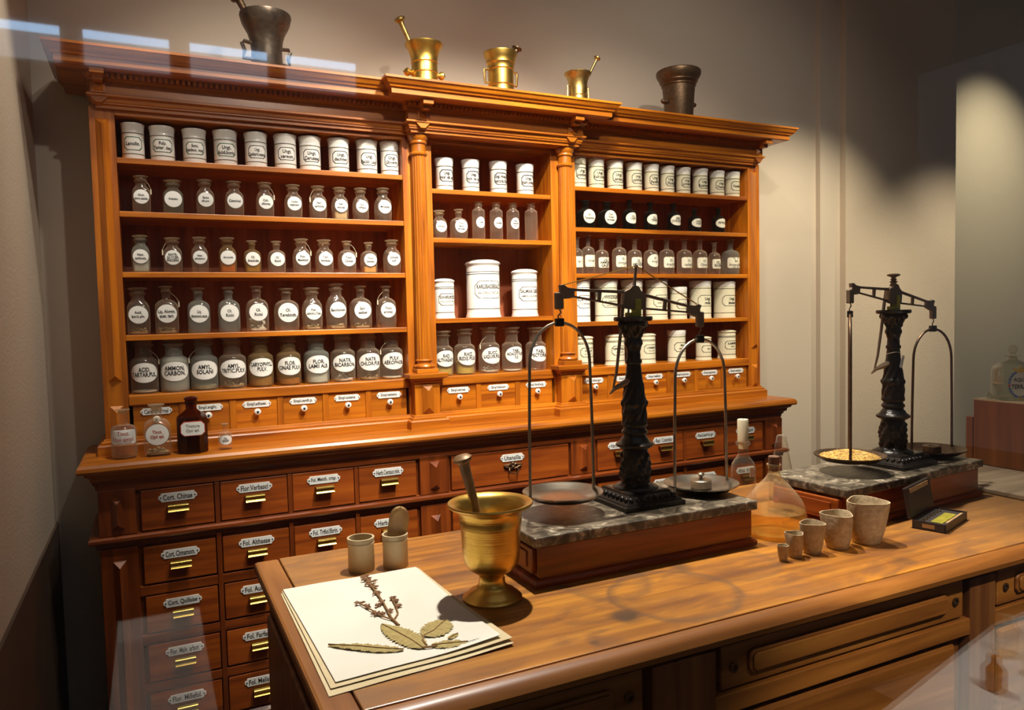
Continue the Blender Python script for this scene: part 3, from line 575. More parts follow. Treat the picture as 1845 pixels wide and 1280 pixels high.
# ------------------------------------------------------------------ room
def at_floor(mb): return mb
FZ = -Z0
struct('floor', MB().box(-6, 8, -9.2, 2.2, FZ-.1, FZ), 'floor_dark')
struct('ceiling', MB().box(-6, 8, -9.2, 2.2, 4.75, 4.85), 'ceil')
struct('wall_back', MB().box(-2.3, 2.72, .35, .45, FZ, 4.75), 'plaster')
struct('wall_left', MB().box(-2.17, -2.07, -2.85, .35, FZ, 4.75), 'roughcast')
struct('trim_1', MB().box(-2.07, -2.06, -2.85, .35, FZ, .70), 'dado')
struct('wall_right', MB().box(2.72, 2.92, .31, .45, FZ, 4.75), 'plaster')
struct('wall_pier', MB().box(2.92, 4.16, .26, .46, FZ, 4.75), 'roughcast')
struct('wall_far', MB().box(3.4, 7.5, 1.0, 1.1, FZ, 4.75), 'plaster')
struct('wall_gallery', MB().box(-6, 8, -9.2, -9.05, FZ, 4.75), 'ceil')
# display pane towards the visitors and the clerestory windows behind them
struct('window_1', MB().box(-2.07, 6.5, -2.856, -2.85, FZ+.9, 4.75), 'pane_glass')
struct('trim_2', MB().box(-2.07, 6.5, -2.9, -2.82, FZ, FZ+.9), 'dado')
for i in range(5):
    x0 = -3.58+.78*i
    o = struct('window_%d' % (i+2), MB().box(x0+.0, x0+.62, -9.04, -9.03, 3.66, 3.93), 'sky_blind')
    MB().box(x0, x0+.62, -9.03, -9.02, 3.865, 3.93).build('sky_strip', 'sky_bright', o, smooth=False)

# ------------------------------------------------------------------ upper shelf cabinet
XA, XB, XC, XO = .341, .493, 1.743, 1.8375
OFF[:] = [0, 0, WT]
cab = thing('shelf_cabinet', (0, 0, WT), 'tall orange oak open shelf cabinet with cornice and fluted columns above the worktop', 'cabinet')
B = .0015
def P(mb, name, mat, bevel=B, parent=None, **k): return mb.build(name, mat, parent or cab, smooth=k.pop('smooth', False), bevel=bevel, **k)
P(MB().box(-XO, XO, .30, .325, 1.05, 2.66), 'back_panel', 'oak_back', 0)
for sx in (-1, 1):
    a, b = sorted((sx*XC, sx*XO)); P(MB().box(a, b, 0, .30, 1.05, 2.5), 'side_panel', 'oak_z')
    a, b = sorted((sx*XA, sx*XB)); P(MB().box(a, b, 0, .30, 1.05, 2.5), 'partition', 'oak_z')
    mb = MB().prism(sx*(XC+XO)/2, 1.90, .050, 1.10, 0, .022); mb.prism(sx*(XC+XO)/2, 1.175, .05, .14, 0, .02)
    P(mb, 'raised_panel', 'oak_z', 0)
for x0, x1, zs in ((-XC, -XB, (s1, s2, s3, s4)), (XB, XC, (s1, s2, s3, s4)), (-XA, XA, (m1, m2, m3))):
    for z in zs: P(MB().box(x0, x1, .004, .30, z-.024, z), 'shelf', 'oak_x', .002)
    P(MB().box(x0, x1, -.006, .30, s5-.045, s5), 'bottom_shelf', 'oak_x', .003)
    P(MB().box(x0, x1, 0, .30, 2.469, 2.5), 'top_rail', 'oak_x')
# front rail and small drawers
P(MB().box(-XO, XO, .004, .28, 1.04, 1.10), 'base_rail', 'oak_x')
def drawer_front(x0, x1, z0, z1, y, mat, par, depth=.018):
    return MB().box(x0, x1, y, y+depth, z0, z1).build('drawer', mat, par, smooth=False, bevel=.0015)
for x0, x1, n in ((-XC, -XB, 6), (-XA, XA, 3), (XB, XC, 6)):
    pw = (x1-x0)/n
    for i in range(1, n): P(MB().box(x0+i*pw-.014, x0+i*pw+.014, .001, .28, 1.10, 1.245), 'divider', 'oak_z')
def name_plate(par, cx, cz, w, h, y, txt, dots=True):
    c = h*.28; t = h*.30
    pts = [(cx-w/2+t, cz-h/2), (cx+w/2-t, cz-h/2), (cx+w/2-t*.7, cz-h/2+c*.8), (cx+w/2, cz-c*.6), (cx+w/2, cz+c*.6), (cx+w/2-t*.7, cz+h/2-c*.8), (cx+w/2-t, cz+h/2), (cx-w/2+t, cz+h/2), (cx-w/2+t*.7, cz+h/2-c*.8), (cx-w/2, cz+c*.6), (cx-w/2, cz-c*.6), (cx-w/2+t*.7, cz-h/2+c*.8)]
    MB().plate(pts, y-.004, y).build('name_plate', 'enamel', par, smooth=False, bevel=.001)
    letter((txt, 1), w*.76, h*.62, cx, cz, None, y-.0046, 'ink', par, squash=2.6)
    mb = MB()
    for s in (-1, 1): mb.xf(lambda *p: p); mb.add(*[(lambda q: (q.v, q.f))(discshape(cx+s*(w/2-t*.75), cz, h*.09, h*.09, None, y-.0052, 10, 1))][0])
    mb.build('screws', 'ink', par, smooth=False)
for x, txt in SMALL:
    for x0, x1, n in ((-XC, -XB, 6), (-XA, XA, 3), (XB, XC, 6)):
        if x0 < x < x1:
            pw = (x1-x0)/n; i = int((x-x0)/pw); d = drawer_front(x0+i*pw+.014, x0+(i+1)*pw-.014, 1.102, 1.240, .006, 'oak_x', cab)
            cx = x0+(i+.5)*pw
            name_plate(d, cx, 1.212, .125, .030, .006, txt)
            kz = 1.178
            k = MB().lathe([(.006, 0), (.005, .010), (.0145, .016), (.0155, .022), (.011, .028), (0, .029)], 18).xf(lambda a, b, c: (a+cx, .006-c, b+kz)).build('knob', 'enamel', d)
            MB().lathe([(.0055, .0285), (.0055, .0305), (0, .031)], 10).xf(lambda a, b, c: (a+cx, .006-c, b+kz)).build('knob_rosette', 'ink', d)
# base plinth with pedestals (breaks forward under both columns)
def jog(j, xs, XE=XO, back=.30):
    pts = [(-XE, back), (-XE, 0)]
    for a, b in xs: pts += [(a, 0), (a, -j), (b, -j), (b, 0)]
    return pts+[(XE, 0), (XE, back)]
pp = [(.030, 1.04), (.030, 1.078), (.026, 1.083), (.018, 1.086), (.018, 1.093), (.008, 1.098), (.006, 1.106), (-.002, 1.108)]
P(MB().sweep(jog(.062, [(-.487, -.347), (.347, .487)]), pp), 'plinth_moulding', 'oak_x', 0)
for sx in (-1, 1):
    cx = sx*.417
    P(MB().box(cx-.066, cx+.066, -.058, .01, 1.05, 1.285), 'pedestal', 'oak_z')
    P(MB().prism(cx, 1.185, .062, .145, -.058, .022), 'raised_panel', 'oak_z', 0)
    c = MB().sweep([(cx-.066, 0), (cx-.066, -.058), (cx+.066, -.058), (cx+.066, 0)], [(0, 1.262), (.008, 1.270), (.012, 1.280), (.024, 1.288), (.034, 1.292), (.036, 1.310), (.028, 1.314), (-.03, 1.316)])
    c.box(cx-.066, cx+.066, -.058, 0, 1.26, 1.313); P(c, 'pedestal_cap', 'oak_x', 0)
    P(MB().box(cx-.056, cx+.056, -.075, 0, 1.314, 1.337), 'column_plinth', 'oak_x')
    cy = -.022
    P(MB().lathe([(.045, 1.337), (.052, 1.341), (.054, 1.348), (.050, 1.356), (.038, 1.359), (.037, 1.370), (.042, 1.373), (.044, 1.378), (.040, 1.383), (0, 1.384)], 32, (cx, cy)), 'column_base', 'oak_z', 0, smooth=True)
    fl = lambda a, z: 1-.075*max(0, math.sin(a*16))**.7
    P(MB().lathe([(.040, 1.383), (.0405, 1.40), (.036, 2.37), (.037, 2.386)], 128, (cx, cy), mod=fl), 'column_shaft', 'oak_z', 0, smooth=True)
    P(MB().lathe([(.037, 2.386), (.043, 2.390), (.045, 2.397), (.040, 2.403), (.037, 2.406), (.036, 2.442), (.043, 2.446), (.044, 2.453), (.042, 2.458), (.050, 2.470), (.053, 2.480), (.053, 2.487), (.048, 2.494)], 32, (cx, cy)), 'column_capital', 'oak_z', 0, smooth=True)
# entablature and cornice
pa = [(-.01, 2.488), (.020, 2.489), (.020, 2.500), (.030, 2.505), (.030, 2.510), (.034, 2.513), (.036, 2.528), (.050, 2.533), (.050, 2.541), (.038, 2.546), (.036, 2.590), (.046, 2.594), (.050, 2.600), (.058, 2.603), (.060, 2.622)]
pc = [(.060, 2.622), (.142, 2.624), (.150, 2.628), (.150, 2.652), (.160, 2.655), (.163, 2.662), (.172, 2.668), (.182, 2.684), (.188, 2.687), (.188, 2.697), (-.2, 2.698)]
def cpath(j, xb): return [(-1.79, .33), (-1.79, 0), (-xb, 0), (-xb, -j), (xb, -j), (xb, 0), (1.79, 0), (1.79, .33)]
P(MB().sweep(cpath(.062, .452), pa), 'architrave', 'oak_x', 0)
P(MB().sweep(cpath(.062, .452), pc), 'cornice', 'oak_x', 0)
P(MB().box(-1.9, 1.9, -.1, .33, 2.66, 2.69), 'top_board', 'oak_x', 0)
P(MB().box(-1.78, 1.78, .0, .30, 2.499, 2.66), 'carcass_top', 'oak_x', 0)
P(MB().box(-.45, .45, -.06, .0, 2.488, 2.66), 'frieze_block', 'oak_x', 0)
mb = MB()
def dent(x0, x1, y):
    n = int((x1-x0)/.022)
    for i in range(n): x = x0+(i+.5)*(x1-x0)/n; mb.box(x-.006, x+.006, y-.016, y, 2.604, 2.621)
dent(-1.84, -.53, -.060); dent(-.50, .50, -.122); dent(.53, 1.84, -.060)
P(mb, 'dentil_band', 'oak_x', 0)
for x, y in ((-1.795, 0), (-.417, -.062), (.417, -.062), (1.795, 0)):
    mb = MB().box(x-.026, x+.026, y-.132, y-.05, 2.600, 2.622)
    mb.box(x-.018, x+.018, y-.10, y-.045, 2.582, 2.602); P(mb, 'bracket', 'oak_x')
    mb = MB().box(x-.026, x+.026, y-.046, y-.03, 2.545, 2.590); s = .017
    mb.add([(x-s, y-.046, 2.567-s), (x+s, y-.046, 2.567-s), (x+s, y-.046, 2.567+s), (x-s, y-.046, 2.567+s), (x, y-.058, 2.567)], [(0, 1, 4), (1, 2, 4), (2, 3, 4), (3, 0, 4)]); P(mb, 'frieze_boss', 'oak_x', 0)
    P(MB().plate([(x-.035, 2.531), (x-.012, 2.506), (x+.012, 2.506), (x+.035, 2.531)], y-.046, y-.03), 'keystone', 'oak_x', .001)

# ------------------------------------------------------------------ worktop
OFF[:] = [0, 0, .955]
wt = MB().sweep([(-1.88, .34), (-1.88, -.155), (1.88, -.155), (1.88, .34)], [(0, .955), (.012, .960), (.014, .975), (.030, .985), (.034, .995), (.052, .999), (.056, 1.008), (.054, 1.022), (.046, 1.033), (.034, 1.038), (.020, 1.040), (-.45, 1.040)])
wt.box(-1.88, 1.88, -.155, .34, .955, 1.0)
o = wt.build('worktop', 'oak_x', None, ang=25); o.location = W(0, 0, .955)
o['label'] = 'long oak worktop with rounded moulded edge between shelf cabinet and drawer cabinet'; o['category'] = 'worktop'

# ------------------------------------------------------------------ lower drawer cabinet
OFF[:] = [0, 0, FZ]
low = thing('drawer_cabinet', (0, 0, FZ), 'dark reddish oak drawer cabinet with enamel plates and brass pulls below the worktop', 'cabinet')
Q = lambda mb, name, mat, bevel=B: mb.build(name, mat, low, smooth=False, bevel=bevel)
Q(MB().box(-1.865, 1.865, -.125, .33, FZ+.12, .955), 'carcass', 'red_z')
Q(MB().sweep([(-1.87, .33), (-1.87, -.13), (1.87, -.13), (1.87, .33)], [(0, .915), (.006, .918), (.008, .935), (.016, .945), (.020, .956)]), 'top_moulding', 'red_x', 0)
Q(MB().sweep([(-1.87, .33), (-1.87, -.13), (1.87, -.13), (1.87, .33)], [(0, .672), (.014, .676), (.016, .694), (.034, .700), (.040, .706), (.040, .718), (.030, .724), (-.01, .727)]), 'ledge_moulding', 'red_x', 0)
Q(MB().sweep([(-1.87, .33), (-1.87, -.13), (1.87, -.13), (1.87, .33)], [(.0, FZ+.14), (.02, FZ+.12), (.025, FZ), (-.1, FZ)]), 'base_plinth', 'red_x', 0)
Q(MB().box(-1.865, 1.865, -.145, -.12, .905, .955), 'top_rail', 'red_x')
PX = [(-1.87, -1.733), (-.500, -.350), (.350, .500), (1.733, 1.87)]
for a, b in PX:
    Q(MB().box(a, b, -.150, -.12, .727, .915), 'pilaster', 'red_z'); Q(MB().box(a, b, -.150, -.12, FZ+.14, .672), 'pilaster', 'red_z')
    cx = (a+b)/2
    Q(MB().prism(cx, .818, .050, .135, -.150, .028), 'raised_panel', 'red_z', 0); Q(MB().prism(cx, .27, .050, .70, -.150, .028), 'raised_panel', 'red_z', 0)
rows = [(.727, .902), (.500, .662), (.290, .452), (.080, .242), (-.128, .034)]
colsL = [(-1.717, -1.430), (-1.408, -1.122), (-1.104, -.820), (-.802, -.515)]
cols = colsL+[(-.338, .338)]+[(-b, -a) for a, b in colsL[::-1]]
for (za, zb) in ((.452, .500), (.242, .290), (.034, .080)): Q(MB().box(-1.733, 1.733, -.146, -.12, za+.004, zb-.004), 'rail', 'red_x')
for xs in (-1.419, -1.113, -.811, 1.419, 1.113, .811): Q(MB().box(xs-.010, xs+.010, -.150, -.12, FZ+.14, .902), 'divider', 'red_z')
for r, (za, zb) in enumerate(rows):
    for c, (xa, xb) in enumerate(cols):
        key = min(BIG, key=lambda k: abs(k[0]-(xa+xb)/2)+10*abs(k[1]-r)); txt = BIG[key] if key[1] == r and abs(key[0]-(xa+xb)/2) < .1 else None
        d = MB().box(xa+.003, xb-.003, -.146, -.118, za+.004, zb-.002).build('drawer', 'drawer_x', low, smooth=False, bevel=.002)
        if r > 2 and c > 3: continue
        if txt is None: continue
        cx = (xa+xb)/2; pz = zb-.043 if r else .861
        name_plate(d, cx, pz, .150 if c != 4 else .135, .038, -.146, txt)
        if c == 4:
            f = MB()
            for s in (-1, 1):
                f.tube([(cx+s*a*.9, -.152-b_, pz-.042+c_) for a, b_, c_ in ((.0, .002, .004), (.018, .004, .012), (.034, .004, .006), (.048, .003, .008), (.050, .003, -.002), (.036, .004, -.004), (.022, .004, -.010), (.006, .003, -.012))], .0042, 6)
                f.sphere((cx+s*.046, -.152, pz-.038), .006); f.sphere((cx+s*.022, -.153, pz-.034), .007)
                f.tube([(cx+s*.02, -.155, pz-.05), (cx+s*.026, -.165, pz-.062), (cx+s*.022, -.168, pz-.078), (cx, -.168, pz-.082)], .0035, 6)
            f.sphere((cx, -.152, pz-.030), .010); f.sphere((cx, -.152, pz-.047), .011)
            f.build('ornate_handle', 'bronze_dark', d); continue
        h = MB(); y0 = -.146; zt = pz-.030; w2 = .040
        prof = [(y0-.001, zt+.001), (y0-.030, zt+.001), (y0-.033, zt-.002), (y0-.030, zt-.007), (y0-.028, zt-.014), (y0-.030, zt-.021), (y0-.035, zt-.026), (y0-.034, zt-.028), (y0-.027, zt-.024), (y0-.024, zt-.014), (y0-.026, zt-.006), (y0-.001, zt-.004)]
        n = len(prof); vs = [(cx-w2, a, b) for a, b in prof]+[(cx+w2, a, b) for a, b in prof]
        h.add(vs, [(i, (i+1) % n, n+(i+1) % n, n+i) for i in range(n)]+[tuple(range(n))[::-1], tuple(range(n, 2*n))]); h.box(cx-w2, cx+w2, y0-.003, y0, zt-.018, zt)
        h.build('brass_pull', 'brass_bright', d, smooth=True, ang=50)

# ------------------------------------------------------------------ mortars on the cornice
OFF[:] = [0, 0, 0]
CT = 2.698
def lathe_part(par, name, prof, mat, seg=40, **k): return MB().lathe(prof, seg).build(name, mat, par, **k)
def pestle(par, base, tip, r, mat, head=1.6, name='pestle'):
    b, t = Vector(base), Vector(tip); d = t-b; L = d.length; R = d.to_track_quat('Z', 'Y').to_matrix()
    pr = [(0, 0), (r*1.25, .005), (r*1.45, L*.05), (r*1.25, L*.12), (r*.8, L*.18), (r*.85, L*.5), (r*1.0, L*.86), (r*1.1, L*.90), (r*head*1.2, L*.935), (r*head*1.25, L*.965), (r*head*.9, L*.99), (0, L)]
    mb = MB().lathe(pr, 20); mb.v = [tuple(b+R @ Vector(p)) for p in mb.v]; return mb.build(name, mat, par)
t = thing('mortar', (-1.121, -.03, CT), 'large dark iron mortar with square lugs, leftmost on top of the cabinet', 'mortar', 'mortars on the cabinet top')
lathe_part(t, 'bowl', [(.066, 0), (.070, .008), (.066, .10), (.072, .15), (.082, .18), (.096, .205), (.104, .222), (.108, .238), (.112, .252), (.110, .262), (.104, .262), (.096, .245), (.06, .17), (.05, .03), (0, .028)], 'iron')
for s in (-1, 1):
    MB().tube([(s*.055, 0, .125), (s*.105, 0, .130), (s*.112, 0, .120), (s*.100, 0, .088), (s*.108, 0, .055), (s*.06, 0, .058)], .0085, 6).rot(Matrix.Rotation(.25, 3, 'Z')).build('lug', 'iron', t)
pestle(t, (-.01, 0, .12), (-.118, .0, .330), .016, 'bronze_dark', 1.7)
t = thing('mortar', (-.378, -.04, CT), 'gold brass mortar with round knob handles at left end of raised cornice', 'mortar', 'mortars on the cabinet top')
lathe_part(t, 'bowl', [(.070, 0), (.072, .01), (.066, .03), (.064, .085), (.066, .088), (.064, .091), (.063, .135), (.066, .138), (.064, .142), (.068, .175), (.080, .205), (.092, .222), (.093, .230), (.088, .232), (.080, .220), (.058, .16), (.05, .03), (0, .03)], 'brass')
for s in (-1, 1):
    m_ = MB().lathe([(.0, .055), (.016, .06), (.018, .066), (.010, .070), (.013, .076), (.020, .084), (.021, .092), (.013, .101), (.006, .105), (0, .112)], 18).xf(lambda a, b, c: (s*c, a, b+.088)).build('knob_handle', 'brass', t)
pestle(t, (-.01, 0, .10), (-.125, 0, .345), .013, 'brass_old', 1.7)
t = thing('mortar', (.037, -.04, CT), 'brass mortar with square loop handles, middle of the raised cornice', 'mortar', 'mortars on the cabinet top')
lathe_part(t, 'bowl', [(.064, 0), (.070, .006), (.070, .03), (.066, .036), (.066, .07), (.069, .074), (.066, .078), (.066, .15), (.069, .154), (.067, .158), (.070, .18), (.074, .186), (.073, .192), (.078, .21), (.088, .235), (.088, .241), (.082, .241), (.066, .19), (.055, .03), (0, .03)], 'brass')
for s in (-1, 1): MB().tube([(s*.06, 0, .155), (s*.092, 0, .150), (s*.094, 0, .146), (s*.090, 0, .088), (s*.088, 0, .084), (s*.06, 0, .086)], .006, 6).build('loop_handle', 'brass_old', t)
pestle(t, (.03, 0, .12), (.098, 0, .285), .013, 'bronze_dark', 1.7)
t = thing('mortar', (.499, -.04, CT), 'small brass mortar with tilted thin pestle at right end of raised cornice', 'mortar', 'mortars on the cabinet top')
lathe_part(t, 'bowl', [(.056, 0), (.056, .01), (.050, .03), (.049, .07), (.051, .073), (.049, .076), (.050, .13), (.053, .15), (.062, .175), (.073, .188), (.074, .195), (.070, .197), (.06, .185), (.045, .14), (.04, .03), (0, .03)], 'brass_old')
for s in (-1, 1): MB().tube([(s*.045, 0, .128), (s*.064, 0, .125), (s*.066, 0, .06), (s*.046, 0, .062)], .005, 6).build('loop_handle', 'brass_old', t)
pestle(t, (.03, 0, .12), (.130, 0, .300), .0075, 'brass_old', 2.0)
t = thing('mortar', (1.181, -.04, CT), 'rust brown iron mortar with ringed rim and stub lugs, rightmost on the cabinet', 'mortar', 'mortars on the cabinet top')
lathe_part(t, 'bowl', [(.078, 0), (.080, .006), (.090, .15), (.094, .195), (.100, .200), (.098, .206), (.104, .215), (.110, .222), (.108, .228), (.120, .245), (.128, .262), (.128, .280), (.122, .286), (.114, .28), (.09, .2), (.07, .03), (0, .03)], 'bronze_dark')
for s in (-1, 1): MB().lathe([(.013, .07), (.014, .115), (.010, .122), (0, .123)], 14).xf(lambda a, b, c: (s*c, a, b+.105)).build('lug', 'bronze_dark', t)

# ------------------------------------------------------------------ bottles on the worktop
t = round_bottle('', -1.765, -.115, .098, .202, WT, 'clear bottle of brown tincture with white band, leftmost on the worktop', 'tincture bottles on the worktop', 'clear', narrow=True, name='tincture_bottle')
MB().loft([(.006, .044, .044, 2), (.128, .044, .044, 2)], 24).build('liquid', 'glass_clear', t)
MB().loft([(.095, .0455, .0455, 2), (.118, .0455, .0455, 2), (.128, .040, .040, 2)], 24).build('red_film', 'liquid_red', t)
lb = discshape(0, .092, .054, .030, .0506, 0, n=8).build('label', 'label_white', t); letter(('Tinct.\nOpii simpl.', 0), .092, .046, 0, .092, .0512, 0, 'ink_red', lb)
square_bottle('Tinct.\nOpii spl.', -1.640, -.118, .104, .215, WT, 'square clear bottle with round label Tinct. Opii spl. on worktop', 'tincture bottles on the worktop', 'n', 'bits', ink='ink_red', name='tincture_bottle')
t = thing('poison_bottle', (-1.505, -.125, WT), 'brown six sided bottle lettered Tinctura Opii spl. on the worktop', 'bottle', 'tincture bottles on the worktop')
r = .061
MB().lathe([(r*1.0, 0), (r*1.06, .008), (r*1.06, .150), (r*.98, .158), (r*.5, .178), (r*.40, .184), (r*.38, .190), (r*.38, .208), (r*.46, .212), (r*.46, .220), (r*.36, .221)], 8, ang0=PI/8).build('glass_body', 'glass_amber', t, ang=20)
MB().lathe([(.018, .218), (.028, .226), (.028, .232), (.02, .238), (0, .240)], 16).build('stopper', 'glass_amber', t)
MB().lathe([(r*.95, .006), (r*.97, .14), (r*.9, .148), (0, .149)], 8, ang0=PI/8).build('liquid', 'liquid_brown', t)
lb = MB().plate(octo(0, .108, .096, .062, .014), -r*1.06-.0012, -r*.95).build('label_border', 'ink_red', t, smooth=False)
MB().plate(octo(0, .108, .090, .056, .012), -r*1.06-.002, -r*.95).build('label', 'label_white', t, smooth=False)
letter(('Tinctura\nOpii spl.', 0), .074, .036, 0, .108, None, -r*1.06-.0026, 'ink', lb)
round_bottle('OL.\nSINAP.', -1.375, -.130, .056, .112, WT, 'tiny clear bottle with oval label beside brown bottle on worktop', 'tincture bottles on the worktop', 'clear', narrow=True, name='tincture_bottle')

# ------------------------------------------------------------------ shop counter
CZ = .92
OFF[:] = [0, 0, CZ]
ct = thing('shop_counter', (0, 0, CZ), 'long worn oak shop counter with stained top and panelled front in the foreground', 'counter')
K = lambda mb, name, mat, bevel=.002, **k: mb.build(name, mat, ct, smooth=k.pop('smooth', False), bevel=bevel, **k)
CR = 2.6
top = MB()
K(top.box(-1.349, CR, -2.335, -1.41, CZ-.032, CZ), 'counter_top', 'count_top')
K(MB().box(-1.417, -1.351, -2.335, -1.41, CZ-.032, CZ), 'breadboard_end', 'count_y', .006)
nz = [(.002, CZ-.004), (.006, CZ), (.022, CZ-.001), (.036, CZ-.008), (.044, CZ-.022), (.040, CZ-.036), (.026, CZ-.044), (.02, CZ-.046), (-.02, CZ-.047)]
K(MB().sweep([(-1.425, -2.3365), (CR, -2.3365)], nz), 'front_nosing', 'count_x', 0, smooth=True)
K(MB().box(-1.385, CR-.05, -2.30, -1.44, FZ+.06, CZ-.034), 'carcass', 'count_z')
K(MB().box(-1.365, CR-.05, -2.28, -1.46, FZ, FZ+.07), 'kick_base', 'count_x')
K(MB().box(-1.39, CR-.05, -2.335, -2.30, CZ-.062, CZ-.034), 'front_rail', 'count_x')
K(MB().box(-1.39, CR-.05, -2.332, -2.30, .700, .745), 'lower_rail', 'count_x')
K(MB().box(-1.40, -1.385, -2.25, -1.50, FZ+.12, .80), 'side_panel', 'count_z', .006)
def cdrawer(x0, x1):
    d = MB().box(x0, x1, -2.326, -2.30, .752, .852).build('drawer', 'count_x', ct, smooth=False, bevel=.003)
    a, b, z0, z1 = x0+.075, x1-.075, .775, .832
    fr = [(a, z0+.012), (a+.012, z0), (b-.012, z0), (b, z0+.012), (b, z1-.012), (b-.012, z1), (a+.012, z1), (a, z1-.012)]
    MB().plate(fr, -2.336, -2.326).build('raised_moulding', 'count_x', d, smooth=False, bevel=.004)
    g = .008; MB().plate([(a+g*2, z0+g), (b-g*2, z0+g), (b-g, z0+g*2), (b-g, z1-g*2), (b-g*2, z1-g), (a+g*2, z1-g), (a+g, z1-g*2), (a+g, z0+g*2)], -2.341, -2.336).build('field', 'count_x', d, smooth=False, bevel=.002)
    for cx in (x0+.035, x1-.035): MB().lathe([(.011, 0), (.012, .004), (.006, .005), (.0055, .001)], 14).xf(lambda p, q, r_: (p+cx, -2.326-r_, q+.80)).build('keyhole_ring', 'bronze_dark', d)
for x0, x1 in ((-1.25, -.76), (-.55, .29), (.44, 1.28), (1.42, 2.2)): cdrawer(x0, x1)
for x0, x1 in ((-1.39, -1.27), (-.74, -.57), (.31, .42), (1.30, 1.40)): K(MB().box(x0, x1, -2.334, -2.30, FZ+.10, .852), 'stile', 'count_z', .003)
for x0, x1 in ((-1.25, -.76), (-.55, .29), (.44, 1.28), (1.42, 2.2)):
    K(MB().box(x0+.02, x1-.02, -2.322, -2.30, FZ+.14, .68), 'front_panel', 'count_x', .012)

